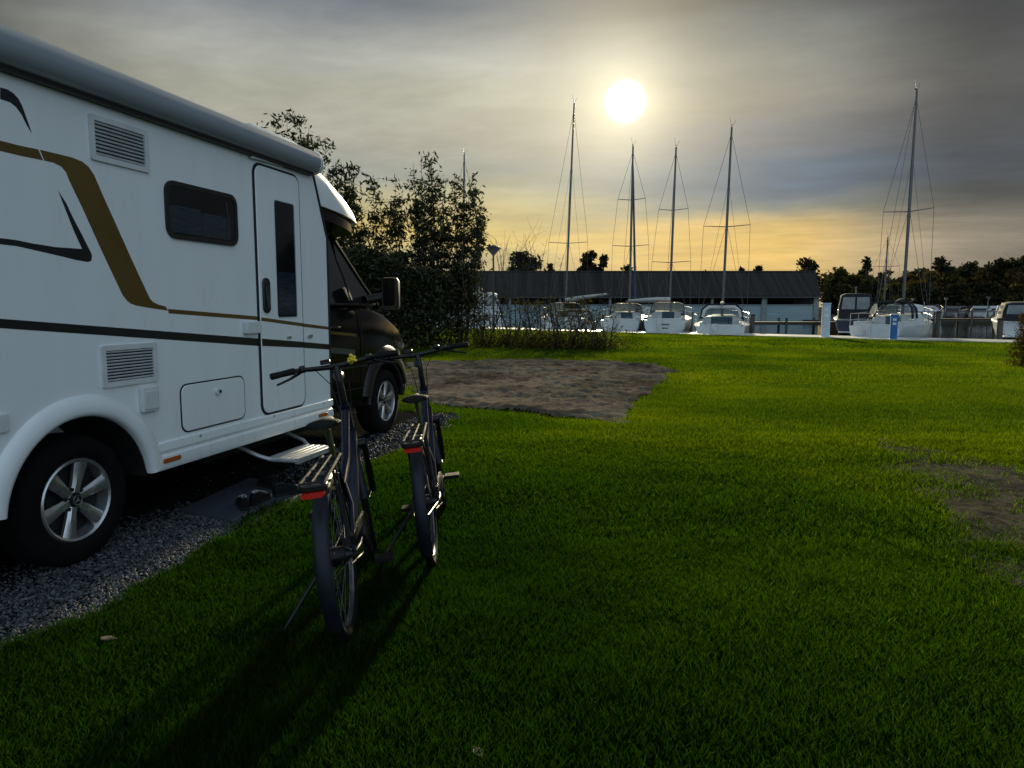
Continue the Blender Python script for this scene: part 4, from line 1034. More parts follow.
# left to right
sailboat(moor(463.5, 57, .58, 8.5, R(100)), R(100), 8.5, 2.8, .9, mast_len(155, 57, .9), .58, 'sailing boat half hidden by the tall leafy shrub, its mast rising through the leaves', lean=.012, hood='soft', spreaders=(.55,), furl=False)
sailboat(moor(565.5, 50, .55, 10, R(84)), R(84), 10, 3.2, 1.0, mast_len(104, 50, 1.0), .55, 'sailing boat behind the bare bushes with a leaning mast and raised white boom', lean=.034, furl=False, boom=(3.2, .55, R(250), 'sail'), spreaders=(.33,), hood='soft')
sailboat(moor(629.5, 45.5, .55, 8.4, R(74)), R(74), 8.4, 2.7, .95, mast_len(147, 45.5, .95), .55, 'white sailing boat whose mast stands right below the sun, with a rolled blue sail', lean=.004, cover='bluec', spreaders=(.40, .68), hood='soft')
sailboat(moor(669.5, 44.0, .55, 8.6, R(74.5)), R(74.5), 8.6, 2.75, 1.0, mast_len(148, 44.0, 1.0), .55, 'white sailing boat with a dark canvas sprayhood and a boom swung to the left', lean=.017, boom=(2.9, .0, R(60), 'sail'), furl=False, spreaders=(.30, .62), hood='soft', stripe=((.75, .55), (.55, .4)))
sailboat(moor(722.5, 41.0, .52, 8.0, R(72.5)), R(72.5), 8.0, 3.0, .72, mast_len(128, 41.0, .72), .52, 'low white sailing boat with a framed canopy and white windscreen, in front of the boathouse', lean=.018, spreaders=(.48,), hood='frame', boom=(2.3, .1, R(0), 'sail'), furl=False, wide=True)
sailboat(moor(903, 36.0, .56, 7.6, R(46)), R(46), 7.6, 2.7, .84, mast_len(92, 36.0, .84), .56, 'white sailing boat with the tallest mast of all, moored behind the blue pedestal', lean=.004, spreaders=(.47,), hood='frame', boom=(2.6, .0, R(-8), 'navy'), furl=False)
sailboat(moor(884, 66, .55, 7.5, R(70)), R(70), 7.5, 2.5, .8, mast_len(237, 66, .8), .55, 'distant sailing boat with a short bare mast between the navy cruiser and the tallest mast', spreaders=(.6,), hood='soft', furl=False, group='boats across the harbour')

def cruiser(name, stern, heading, L, B, fb, label, hullm='hull', canopy='navy', hgt=1.5, group='motor boats in the harbour', lights=True):
    t = empty(name, (stern.x, stern.y, WZ), heading, 0, label, 'motor boat', group)
    hr = hull_rings(L, B, fb, stern=.92, bow_rise=.35)
    MB().loft(hr).build('hull', M[hullm], t, smooth=50)
    MB().loft([[Vector((p.x, p.y * s, fb + .35 * (p.x / L) ** 2 + dz)) for p in ([r_[0] for r_ in hr] + [r_[7] for r_ in hr[::-1]])] for s, dz in ((1.03, -.10), (1.04, -.03), (1.0, .01))]).build('rubbing_strake', M['deck'], t)
    w = B * .43
    sec = lambda u, s, h: [Vector((u, w * s, fb)), Vector((u, w * s * .97, fb + h * .55)), Vector((u, w * s * .86, fb + h * .93)), Vector((u, w * s * .6, fb + h)), Vector((u, -w * s * .6, fb + h)), Vector((u, -w * s * .86, fb + h * .93)), Vector((u, -w * s * .97, fb + h * .55)), Vector((u, -w * s, fb))]
    dk = MB().loft([sec(L * .45, 1, .55), sec(L * .6, .95, .6), sec(L * .82, .6, .5), sec(L * .95, .15, .35)]).build('foredeck', M[hullm if hullm == 'hull' else 'deck'], t, smooth=50)
    sh_ = MB().loft([sec(L * .10, .97, hgt), sec(L * .12, 1, hgt + .05), sec(L * .40, 1, hgt + .08), sec(L * .52, .96, hgt * .98)]).build('canopy', M[canopy], t, smooth=40)
    for sg in (1, -1):
        for u0, u1 in ((.14, .25), (.27, .38)):
            MB().add([(L * u0, sg * w * 1.003, fb + hgt * .42), (L * u1, sg * w * 1.003, fb + hgt * .42), (L * u1, sg * w * .90, fb + hgt * .88), (L * u0, sg * w * .90, fb + hgt * .88)], [(0, 1, 2, 3)]).build('canopy_window', M['vinyl'], sh_, smooth=0)
    for y0, y1 in ((-.8, -.06), (.06, .8)):
        MB().add([(L * .10 - .012, w * y0, fb + hgt * .40), (L * .10 - .012, w * y1, fb + hgt * .40), (L * .10 - .012, w * y1 * .92, fb + hgt * .88), (L * .10 - .012, w * y0 * .92, fb + hgt * .88)], [(0, 1, 2, 3)]).build('canopy_window', M['vinyl'], sh_, smooth=0)
    MB().loft([[Vector((L * .525, w * .94 * s, fb + hgt * .45)), Vector((L * .60 , w * .86 * s, fb + .62))] for s in (-1, -.33, .33, 1)], closed=False, cap=False).build('windscreen', M['darkglass'], sh_, smooth=0)
    MB().box((-.28, 0, .18), (.56, B * .8, .08)).build('swim_platform', M['deck'], t, bevel=.02)
    rl = MB()
    for sg in (1, -1):
        rl.tube([(L * .55, sg * w * .98, fb + .55), (L * .75, sg * B * .36, fb + .85), (L * .98, sg * B * .06, fb + 1.0)], .015, 5)
        for u, y_ in ((.62, .42), (.75, .36), (.87, .22)): rl.tube([(L * u, sg * B * y_, fb + .15), (L * u, sg * B * y_, fb + .78)], .012, 5)
    rl.build('guard_rail', M['steel'], t)
    MB().tube([(L * .3, 0, fb + hgt), (L * .3, 0, fb + hgt + .5)], .015, 5).build('light_mast', M['hull'], t)
    return t
M['vinyl'] = mat('hazed_vinyl', (.16, .18, .19), .18, var=.12, scale=3, coat=.5)
p = at(500, 310, 51); cruiser('motor_boat', Vector((p.x - 1.0, p.y, 0)), R(105), 7.6, 2.9, 1.15, 'white cabin cruiser behind the round street lamp', hgt=1.55, canopy='hull')
p = at(463, 310, 54); cruiser('motor_boat', Vector((p.x - 1.6, p.y, 0)), R(118), 7.0, 2.6, 1.2, 'white motor boat showing between the tall shrub and the street lamp', hgt=1.3, canopy='hull')
p = at(856, 310, 43.5); cruiser('motor_boat', Vector((p.x, p.y, 0)), R(66), 7.0, 2.3, .95, 'dark navy cruiser with a two-windowed canvas canopy, behind the pale pedestal', hullm='dkblue', hgt=1.55)
p = at(1025, 310, 37); cruiser('motor_boat', Vector((p.x + .2, p.y, 0)), R(60), 7.4, 2.6, .95, 'white motor yacht cut off by the right edge of the photo', hgt=.98)
p = at(908, 308, 70); cruiser('motor_boat', Vector((p.x - 2, p.y, 0)), R(15), 6.5, 2.4, .9, 'small white cruiser far behind the tallest mast', hgt=1.0, canopy='hull', group='boats across the harbour')
p = at(927, 308, 72); cruiser('motor_boat', Vector((p.x - 1, p.y, 0)), R(40), 6.0, 2.3, .8, 'small white cruiser just left of the far parked cars', hgt=.9, canopy='hull', group='boats across the harbour')
p = at(588, 315, 47); cruiser('motor_boat', Vector((p.x - .5, p.y, 0)), R(95), 6.0, 2.3, .75, 'low white boat behind the twigs of the bare bushes', hgt=.7, canopy='navy')

# power pedestals on the quay
def pedestal(px, ybase, ytop, w, m, label):
    p = gr(px, ybase); h = at(px, ytop, p.y).z
    t = empty('power_pedestal', p, R(-20), 0, label, 'power pedestal')
    MB().prism(rrect(-w / 2, -w / 2, w / 2, w / 2, w * .12), lambda a, c: (a, c, 0), lambda a, c: (a, c, h - .05)).build('column', m, t, smooth=40)
    MB().prism(rrect(-w / 2 - .02, -w / 2 - .02, w / 2 + .02, w / 2 + .02, w * .14), lambda a, c: (a, c, h - .055), lambda a, c: (a, c, h)).build('cap', m, t, bevel=.012)
    for k in range(2): MB().box((0, -w / 2 - .006, h * (.80 - .16 * k)), (w * .5, .02, h * .09)).build('socket', M['white2'], t, bevel=.006)
    MB().box((0, -w / 2 - .004, h * .45), (w * .7, .012, h * .3)).build('access_panel', m, t, bevel=.004)
pedestal(825, 337.5, 303, .36, M['pbox'], 'pale grey-blue power pedestal on the lawn edge, right of the boathouse end')
pedestal(893, 340, 314.5, .27, M['bbox'], 'bright blue power pedestal in front of the boat with the tallest mast')

# mooring posts
POSTS = [(637, 309, 44.0, 'mooring post right of the boat with the rolled blue sail'), (683, 313, 41.5, 'mooring post right of the boat with the dark sprayhood'), (691, 312, 45.0, 'mooring post left of the low boat with the framed canopy'),
         (753, 314, 39.0, 'mooring post right of the low boat with the framed canopy'), (645, 317, 41.0, 'short mooring post left of the boat with the dark sprayhood'), (937, 311, 36.5, 'thick mooring post right of the boat with the tallest mast'),
         (1001, 318, 31.5, 'leaning post at the quay edge in front of the cut-off motor yacht')]
for px, yt, Y, lb in POSTS:
    p = at(px, yt, Y); t = empty('mooring_post', (p.x, p.y, -1.4), random.random() * 6, R(random.uniform(-2, 2)), lb, 'mooring post', 'mooring posts along the quay')
    MB().tube([(0, 0, 0), (0, 0, p.z + 1.4 - .06)], [.13, .12], 12).build('pile', M['wood'], t)
    MB().tube([(0, 0, p.z + 1.4 - .07), (0, 0, p.z + 1.4 - .03), (0, 0, p.z + 1.4)], [.145, .14, .09], 12).build('cap', M['under'], t)
# jetties
def jetty(name, a, b_, zd, w, label, rail=None, step=2.4):
    d = (b_ - a); Lg = d.length; t = empty(name, (a.x, a.y, 0), math.atan2(d.y, d.x), 0, label, 'jetty')
    dk = MB(); n = int(Lg / .16)
    for k in range(n): dk.box((Lg * (k + .5) / n, 0, zd), (Lg / n - .012, w, .045))
    dk.build('decking', M['wood'], t, smooth=0)
    MB().box((Lg / 2, w * .42, zd - .11), (Lg, .09, .16)).box((Lg / 2, -w * .42, zd - .11), (Lg, .09, .16)).build('beam', M['wood'], t, smooth=0)
    k = 0.0
    while k <= Lg:
        for sg in (1, -1): MB().tube([(k, sg * (w / 2 + .09), -1.4), (k, sg * (w / 2 + .09), zd + (rail or .3))], .085, 8).build('pile', M['wood'], t)
        k += step
    if rail:
        MB().box((Lg / 2, -(w / 2 + .09), zd + rail), (Lg, .10, .06)).build('handrail', M['wood'], t, smooth=0)
jetty('jetty', at(747, 320, 48), at(836, 320, 48), .38, 1.2, 'low wooden jetty with posts running along the boathouse wall')
jetty('jetty', at(890, 320, 56), at(1030, 320, 57.5), .45, 1.3, 'long wooden jetty across the water below the parked cars', rail=.55, step=3.2)

# ------------------------------------------------------------------ boathouse
M.update(
    sheet=mat('boathouse_boards', (.25, .33, .365), .6, var=.10, scale=1.2, stretch=(.3, 1, 8)),
    roofm=mat('fibre_cement', (.027, .024, .0225), .85, var=.38, scale=1.0, bump=.2, bscale=12, spec=.2, stretch=(2.6, .06, .06)),
    post=mat('grey_post', (.17, .20, .21), .7, var=.15, scale=4),
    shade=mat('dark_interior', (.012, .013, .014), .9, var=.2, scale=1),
    metalp=mat('lamp_metal', (.045, .048, .052), .5, metal=.4, var=.15, scale=6),
    lampg=mat('lamp_opal', (.22, .22, .21), .3, var=.08, scale=9),
    bark=mat('bark', (.045, .036, .028), .9, var=.35, scale=14, bump=.5, bscale=40, stretch=(1, 1, .25)),
    twig=mat('twig_bark', (.040, .032, .026), .9, var=.3, scale=20),
)
BY = 76.0
bx0, bx1 = -30.0, at(819.5, 300, BY).x
ze, zr = at(512, 296.4, BY).z, at(512, 272.3, BY + 3.4).z
bh = empty('boathouse', ((bx0 + bx1) / 2, BY, 0), 0, 0, 'long boathouse with a dark corrugated roof and pale blue board wall behind the masts', 'boathouse')
cx = (bx0 + bx1) / 2
# corrugated roof: two pitches
rf = MB(); nw = int((bx1 - bx0) / .30) * 2; ridge, eave = [], []
for sgn in (1, -1):
    r0, r1 = [], []
    for k in range(nw + 1):
        x_ = bx0 - cx + (bx1 - bx0) * k / nw; dz = .07 if k % 2 else 0
        r0.append(Vector((x_, -.5 if sgn == 1 else 7.3, ze + dz))); r1.append(Vector((x_ * 1.028, 3.4, zr + dz)))
    rf.loft([r0, r1], closed=False, cap=False)
ro = rf.build('roof', M['roofm'], bh, smooth=0)
MB().tube([((bx0 - cx) * 1.028, 3.4, zr + .06), ((bx1 - cx) * 1.028, 3.4, zr + .06)], .11, 8).build('ridge_cap', M['roofm'], ro)
MB().box((0, -.45, ze - .09), (bx1 - bx0, .10, .16)).build('gutter', M['metalp'], bh)
wtop = at(512, 305, BY).z
wall = MB(); nb = 9
for k in range(nb):
    z0 = -.9 + (wtop + .9) * k / nb; z1 = -.9 + (wtop + .9) * (k + 1) / nb - .015
    wall.box((0, -.012 * 0, (z0 + z1) / 2), (bx1 - bx0 - .4, .06, z1 - z0), rx=R(5))
wall.build('front_wall', M['sheet'], bh, smooth=0)
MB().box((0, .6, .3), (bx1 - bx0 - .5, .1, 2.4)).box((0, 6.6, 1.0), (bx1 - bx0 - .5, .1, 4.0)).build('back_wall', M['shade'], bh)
for xe in (bx0 - cx + .2, bx1 - cx - .2):
    MB().prism([(0, -.9), (6.8, -.9), (6.8, ze - .05), (3.4, zr - .10), (0, ze - .05)], lambda y, z: (xe - .05, y, z), lambda y, z: (xe + .05, y, z)).build('gable_wall', M['sheet'], bh, smooth=0)
for px in (455, 510, 560, 610, 660, 712, 764, 816):
    x_ = at(px, 300, BY).x - cx
    MB().box((x_, -.10, (ze - 1.0) / 2), (.26 if px < 760 else .55, .12, ze + .8)).build('post', M['post'], bh, smooth=0)
MB().box((0, -.06, wtop + .03), (bx1 - bx0 - .3, .16, .07)).build('wall_plate', M['post'], bh, smooth=0)

# ------------------------------------------------------------------ street lamps
def street_lamp(px, ybase, ytop, Y, label, s=1.0):
    p = gr(px, ybase) if Y is None else Vector((at(px, 306, Y).x, Y, 0)); h = at(px, ytop, p.y).z
    t = empty('street_lamp', (p.x, p.y, 0), 0, 0, label, 'street lamp')
    MB().tube([(0, 0, 0), (0, 0, .9), (0, 0, .95), (0, 0, h - .55 * s)], [.075, .075, .05, .045], 10).build('pole', M['metalp'], t)
    MB().tube([(0, 0, h - .55 * s), (0, 0, h - .50 * s), (0, 0, h - .17 * s)], [.07, .09, .40 * s], 20).build('diffuser', M['lampg'], t)
    MB().tube([(0, 0, h - .17 * s), (0, 0, h - .14 * s), (0, 0, h - .04 * s), (0, 0, h)], [.43 * s, .43 * s, .18 * s, .05], 20).build('lamp_cap', M['metalp'], t)
street_lamp(493.5, 331, 245, 38.0, 'street lamp with a cone-shaped head beside the tall shrub')
street_lamp(946, 318, 297.5, 71, 'small street lamp above the two dark cars on the far bank', .5)
street_lamp(988, 318, 296.5, 71, 'small street lamp behind the pale car at the right on the far bank', .5)
street_lamp(912, 318, 298, 74, 'small street lamp right of the tallest mast on the far bank', .45)

# ------------------------------------------------------------------ vegetation
LV = dict(
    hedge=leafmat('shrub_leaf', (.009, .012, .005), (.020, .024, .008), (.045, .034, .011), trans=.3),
    far=leafmat('far_leaf', (.017, .018, .010), (.032, .029, .014), (.06, .038, .015), trans=.25, gloss=.01),
    rust=leafmat('autumn_leaf', (.04, .026, .012), (.08, .045, .016), (.11, .065, .02), trans=.25, gloss=.01),
    olive=leafmat('olive_leaf', (.028, .028, .010), (.055, .048, .014), (.09, .06, .016), trans=.3, gloss=.01),
    dry=leafmat('dry_grass_leaf', (.05, .05, .015), (.10, .09, .03), (.16, .12, .05), trans=.4, gloss=.01),
)
def leaf_quads(C, size, squash=.6):
    """one bent quad per centre, random facing"""
    C = np.asarray(C); n = len(C)
    a = RNG.normal(size=(n, 3)); a /= np.linalg.norm(a, axis=1)[:, None]
    b_ = RNG.normal(size=(n, 3)); b_ -= a * (a * b_).sum(1)[:, None]; b_ /= np.linalg.norm(b_, axis=1)[:, None]
    s = (size * (.6 + .8 * RNG.random(n)))[:, None]
    return np.stack([C - a * s, C + b_ * s * squash * .5 - a * s * .1, C + a * s, C - b_ * s * squash * .5 - a * s * .1], 1).reshape(-1, 3)
def shoots(base, tops, r0=.03, wob=.25):
    out = []
    for (tx, ty, tz) in tops:
        b0 = Vector((base[0] + random.uniform(-.3, .3) + (tx - base[0]) * .35, base[1] + random.uniform(-.3, .3), 0)); e = Vector((tx, ty, tz)); n = 7; P = []
        for k in range(n + 1):
            s = k / n; q = b0.lerp(e, s) + Vector((math.sin(s * 5 + tx * 9) * wob * s * (1 - s), math.cos(s * 4 + tz * 7) * wob * s * (1 - s), 0)); P.append(q)
        out.append(P)
    return out
def leafy_shrub(name, base, tops, label, leafm, dense_h, n_low, n_shoot, leaf=.07, r_low=1.3, group='tall shrubs behind the motorhome'):
    t = empty(name, base, 0, 0, label, 'shrub', group); o = Vector(base)
    sh_ = shoots(base, tops); st = MB()
    C = []
    for P in sh_:
        h = P[-1].z
        st.tube([p - o for p in P], [max(.006, .024 * (1 - k / (len(P) - 1)) ** .8 + .004) for k in range(len(P))], 5)
        for q in range(int(h * 5)):
            s = random.uniform(.22, .98); i = min(len(P) - 2, int(s * (len(P) - 1))); p = P[i].lerp(P[i + 1], s * (len(P) - 1) - i)
            an = random.uniform(0, 6.28); ln = random.uniform(.2, .62) * (1.25 - s) * 1.5; e = p + Vector((math.cos(an) * ln, math.sin(an) * ln, ln * random.uniform(.5, 1.3)))
            st.tube([p - o, e - o], [.008, .003], 3, cap=False)
            m_ = int(n_shoot / (h * 5) * random.uniform(.3, 1.7))
            for _ in range(m_):
                w = random.uniform(.1, 1.1); C.append(p.lerp(e, w) + Vector((random.gauss(0, .12), random.gauss(0, .12), random.gauss(0, .11))))
    for _ in range(n_low):
        z = dense_h * (1 - random.random() ** 1.5) * 1.0; a = random.uniform(0, 6.28); r_ = r_low * math.sqrt(random.random()) * (1.0 - .45 * z / dense_h) * (.75 + .5 * random.random())
        C.append(o + Vector((r_ * math.cos(a), r_ * math.sin(a), z + .05)))
    st.build('stem', M['twig'], t)
    C = np.array([tuple(c - o) for c in C])
    C[:, 2] += (fbm(C[:, 0] + o.x * 3, C[:, 2] * 2, 1.5) - .5) * .4
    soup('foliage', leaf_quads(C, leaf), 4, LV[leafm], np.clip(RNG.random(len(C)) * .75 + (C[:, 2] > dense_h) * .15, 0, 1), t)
    return t
def tp(px, y, Y): p = at(px, y, Y); return (p.x, p.y, p.z)
SHRUBS = [
    ((262, 25.0), [(250, 135, 25), (262, 128, 25.4), (276, 120, 24.8), (270, 150, 25.3)], 'leafy shrub showing just above the motorhome roof, leftmost of the tall shrubs'),
    ((300, 24.6), [(287, 112, 24.6), (299, 117, 24.9), (309, 128, 24.3), (318, 138, 24.8), (326, 145, 24.4)], 'tall shrub rising above the front end of the awning'),
    ((345, 25.2), [(336, 165, 25), (350, 166, 25.3), (357, 190, 24.9), (343, 200, 25.4), (362, 210, 25)], 'shrub behind the windscreen of the motorhome'),
    ((388, 26.2), [(373, 178, 26), (380, 195, 26.4), (396, 180, 26.2), (390, 205, 25.8), (402, 210, 26)], 'shrub with two slim leafy shoots just right of the motorhome'),
    ((428, 26.6), [(413, 163, 26.4), (421, 158, 26.7), (431, 160, 26.5), (438, 172, 26.2), (426, 185, 26.9), (446, 178, 26.6), (416, 190, 26.3)], 'tallest and densest leafy shrub right of the motorhome'),
    ((462, 26.8), [(455, 172, 26.7), (463, 180, 26.9), (470, 176, 26.5), (476, 183, 26.8), (481, 205, 26.4)], 'leafy shrub at the right end of the tall row, touching a boat mast'),
]
for (px, Y), tops, lb in SHRUBS:
    tops = tops + [(a + random.uniform(-9, 9), y + random.uniform(14, 60), d + random.uniform(-.4, .4)) for a, y, d in tops]
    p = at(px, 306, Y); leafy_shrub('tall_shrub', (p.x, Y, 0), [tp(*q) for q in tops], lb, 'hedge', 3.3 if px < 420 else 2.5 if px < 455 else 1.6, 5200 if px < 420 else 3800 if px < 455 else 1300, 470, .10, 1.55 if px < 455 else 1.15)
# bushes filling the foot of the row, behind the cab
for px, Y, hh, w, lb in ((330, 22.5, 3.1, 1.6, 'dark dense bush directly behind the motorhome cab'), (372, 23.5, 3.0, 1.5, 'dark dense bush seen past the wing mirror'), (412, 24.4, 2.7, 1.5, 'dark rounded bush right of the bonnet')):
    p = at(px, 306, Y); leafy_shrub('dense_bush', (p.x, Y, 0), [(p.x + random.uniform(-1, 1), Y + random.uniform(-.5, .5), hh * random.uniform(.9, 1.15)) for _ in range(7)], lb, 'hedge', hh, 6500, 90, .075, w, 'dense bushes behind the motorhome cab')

def bare_bush(base, hgt, n, spread, label, tall=(), leaves=45, group='bare bushes at the lawn edge', tuft=1100):
    t = empty('bare_bush', base, 0, 0, label, 'bush', group); o = Vector(base); st = MB(); C = []
    def grow(p, d, ln, r_, lv):
        P = [p]; q = p.copy(); dd = d.copy()
        for k in range(3):
            dd = (dd + Vector((random.gauss(0, .18), random.gauss(0, .18), random.gauss(.03, .12)))).normalized(); q = q + dd * ln / 3; P.append(q.copy())
        st.tube(P, [r_, r_ * .85, r_ * .7, r_ * .5], 4, cap=False)
        if lv > 0:
            for k in range(random.choice((2, 3, 3))):
                i = random.choice((1, 2, 3)); nd = (dd + Vector((random.gauss(0, .5), random.gauss(0, .5), random.gauss(.15, .3)))).normalized(); grow(P[i], nd, ln * random.uniform(.5, .75), r_ * .55, lv - 1)
        elif P[-1].z < 1.7 and random.random() < leaves / 100: C.append(P[-1] + Vector((random.gauss(0, .05), random.gauss(0, .05), random.gauss(0, .05))))
    for k in range(n):
        a = random.uniform(0, 6.28); d = Vector((math.cos(a) * random.uniform(.1, .55) * spread, math.sin(a) * .4, 1)).normalized()
        grow(Vector((random.uniform(-.25, .25) * spread, random.uniform(-.2, .2), 0)), d, hgt * random.uniform(.45, .75), .022, 3)
    for (tx, ty, tz) in tall:
        e = Vector((tx, ty, tz)) - o; d = e.normalized(); grow(Vector((e.x * .1, 0, 0)), d, e.length * .62, .022, 3)
        P = [Vector((e.x * .1, 0, 0)).lerp(e, s) + Vector((math.sin(s * 6 + tx) * .12, 0, 0)) for s in (0, .25, .5, .75, 1)]
        st.tube(P, [.022, .018, .014, .009, .004], 4, cap=False)
        for q in range(9):
            s = random.uniform(.35, .95); p0 = Vector((e.x * .1, 0, 0)).lerp(e, s); d2 = Vector((random.choice((-1, 1)) * random.uniform(.3, .9), random.gauss(0, .3), 1)).normalized()
            st.tube([p0, p0 + d2 * random.uniform(.4, .9) * (1.2 - s)], [.008, .003], 3, cap=False)
    st.build('branches', M['twig'], t, smooth=0)
    low = np.stack([RNG.normal(0, .45 * spread, tuft), RNG.normal(0, .3, tuft), np.abs(RNG.normal(0, .28, tuft)) + .03], 1)
    Cl = np.concatenate([np.array([tuple(c) for c in C]) if C else np.zeros((0, 3)), low])
    Cl = np.concatenate([Cl, Cl[:len(C)] + RNG.normal(0, .035, (len(C), 3)), Cl[:len(C)] + RNG.normal(0, .05, (len(C), 3))])
    soup('foliage', leaf_quads(Cl, .06), 4, LV['olive'], np.clip(RNG.random(len(Cl)), 0, 1), t)
BUSH = [(487, 25.2, 1.9, 4, 1.0, [(505, 250, 25.2), (476, 215, 25.4)], 'bare bush right below the street lamp'), (512, 24.8, 1.9, 5, 1.0, [(498, 240, 24.8), (528, 245, 24.9)], 'bare bush with two long twigs right of the street lamp'),
        (536, 24.3, 1.8, 5, 1.0, [(545, 238, 24.4)], 'bare bush with one long twig in the middle of the row'), (556, 23.9, 1.75, 5, .9, [(560, 255, 24)], 'bare bush in front of the boat with the raised boom'),
        (580, 23.6, 1.4, 6, .9, [], 'low bare bush second from the right end of the row'), (601, 23.4, 1.35, 6, .9, [], 'low bare bush at the right end of the row')]
for px, Y, h, n, sp_, tall, lb in BUSH:
    p = at(px, 306, Y); bare_bush((p.x, Y, 0), h * 1.1, int(n * 1.5), sp_ * 1.2, lb, [tp(*q) for q in tall])
# reddish hedge piece at the right edge
p = gr(1034, 368); leafy_shrub('beech_hedge', (p.x, p.y, 0), [(p.x + random.uniform(-.5, .7), p.y + random.uniform(-.4, .4), random.uniform(1.0, 1.3)) for _ in range(8)], 'dark reddish clipped hedge cut off by the right edge of the photo', 'rust', 1.2, 9500, 60, .035, .55, None)

def tree(px, ytop, Y, w, label, leafm='far', n=1400, ybot=None, lobes=9, bare=False, name='tree', leaf=.34, group='trees beyond the harbour', gap=.0):
    base = Vector((at(px, 306, Y).x, Y, 0)); H = at(px, ytop, Y).z; W = w * Y / FPX
    t = empty(name, base, 0, 0, label, 'tree', group)
    tr = MB(); c0 = H * (.30 if not bare else .35)
    tr.tube([(0, 0, 0), (random.uniform(-.2, .2), 0, H * .35), (random.uniform(-.3, .3), 0, H * .8)], [.028 * H, .020 * H, .005 * H], 8)
    LB = []
    for k in range(lobes):
        z = c0 + (H - c0) * (.12 + .83 * (k + .5) / lobes) ; f = math.sin(math.pi * min(.97, max(.12, (z - c0 * .6) / (H - c0 * .6)))) ** .7
        a = random.uniform(0, 6.28) if k < lobes - 1 else 0; rr = W * .5 * f * random.uniform(.35, .85) * (1 if k < lobes - 1 else .15)
        c = Vector((rr * math.cos(a), rr * math.sin(a), min(z, H * .93))); s = W * random.uniform(.17, .27) * (.7 + .5 * f)
        LB.append((c, s)); tr.tube([(0, 0, max(.3 * H, c.z - .25 * H)), c * .6 + Vector((0, 0, c.z * .35)), c], [.010 * H, .006 * H, .002 * H], 5, cap=False)
        for _ in range(5):
            e = c + Vector((random.gauss(0, 1), random.gauss(0, 1), random.gauss(.2, .7))) * s * .8; tr.tube([c, e], [.0035 * H, .001 * H], 4, cap=False)
    tr.build('trunk', M['bark'], t)
    C = []
    tot = sum(s ** 2 for c, s in LB)
    for c, s in LB:
        m_ = int(n * s * s / tot); g = RNG.normal(size=(m_, 3)); g /= np.linalg.norm(g, axis=1)[:, None]
        r_ = s * (RNG.random(m_) ** .45) * (1 + .35 * RNG.normal(size=m_) * .5)
        C.append(g * r_[:, None] * np.array([1.1, 1.1, .85]) + np.array(tuple(c)))
    C = np.concatenate(C); C = C[C[:, 2] > c0 * .35]
    keep = fbm(C[:, 0] + px, C[:, 2] + C[:, 1] * .5, .9) > (.28 + gap); C = C[keep]; C[:, 2] = np.minimum(C[:, 2], H + RNG.random(len(C)) * .15)
    soup('crown', leaf_quads(C, leaf, 1.0), 4, LV[leafm], np.clip(RNG.random(len(C)) * .8 + .1 * RNG.normal(), 0, 1), t)
TREES = [
    (524, 251, 100, 34, 'far', 'round dark tree above the boathouse ridge, right of the street lamp', .02), (549, 263, 104, 20, 'far', 'low tree crown on the ridge left of the leaning mast', .05),
    (590, 250, 98, 28, 'far', 'dense dark tree above the boathouse between two masts, broader of the pair', -.1), (603, 253, 99, 18, 'far', 'dense dark tree above the boathouse, slimmer of the pair', -.1),
    (627, 264, 108, 22, 'far', 'small tree crown behind the mast below the sun', .08), (702, 267, 115, 14, 'far', 'tiny tree top on the ridge left of the framed-canopy boat mast', .1),
    (757, 264, 112, 16, 'far', 'small round tree top on the ridge near the right part of the roof', .05), (740, 266, 112, 10, 'far', 'tiny loose tree top on the ridge right of the framed-canopy boat mast', .15),
    (803, 259, 118, 34, 'far', 'wide rounded tree behind the right end of the boathouse', .04), (838, 268, 122, 32, 'olive', 'sparse brownish tree just right of the boathouse end', .12),
    (864, 257, 120, 20, 'far', 'tall sparse tree with an airy top left of the short mast', .12), (855, 276, 118, 30, 'olive', 'low olive tree beneath the tall airy tree', .02),
    (886, 268, 122, 20, 'rust', 'airy brown tree behind the short mast', .10), (905, 276, 115, 36, 'rust', 'brownish tree right behind the tallest mast', -.02), (876, 281, 112, 32, 'far', 'low dark tree between the short mast and the navy cruiser', -.05),
    (937, 257, 112, 30, 'far', 'tall dark tree with a knobbly top right of the tallest mast', .02), (925, 272, 108, 34, 'rust', 'rusty-leaved tree left of the knobbly tree', -.02), (950, 276, 106, 28, 'olive', 'yellow-brown tree below the knobbly tree', -.02),
    (968, 262, 110, 32, 'far', 'dark rounded tree in the middle of the right-hand wood', -.05), (981, 270, 106, 26, 'rust', 'dull brown tree behind the far parked cars', -.02), (997, 259, 108, 32, 'far', 'dark pointed tree second from the right edge', -.03),
    (1012, 270, 104, 26, 'rust', 'russet tree low at the right edge', -.02), (1022, 254, 107, 34, 'far', 'tallest dark tree at the right edge of the photo', .0), (1040, 260, 105, 34, 'olive', 'olive tree partly outside the right edge', .0),
    (920, 283, 100, 28, 'far', 'low dark tree behind the rigging of the tallest mast', -.1), (895, 285, 100, 26, 'olive', 'low olive bush-like tree left of the tallest mast', -.08), (960, 285, 98, 26, 'far', 'low dark tree just above the far parked cars', -.1), (990, 284, 97, 30, 'far', 'low dark tree just above the rightmost far cars', -.1), (838, 286, 104, 26, 'far', 'low dark tree beside the boathouse gable', -.1), (1018, 286, 96, 28, 'olive', 'low olive tree above the cut-off motor yacht', -.1),
]
for px, yt, Y, w, lm, lb, gp__ in TREES: tree(px, yt, Y, w, lb, lm, n=1500 if w > 22 else 800, gap=gp__, lobes=10 if w > 22 else 6)

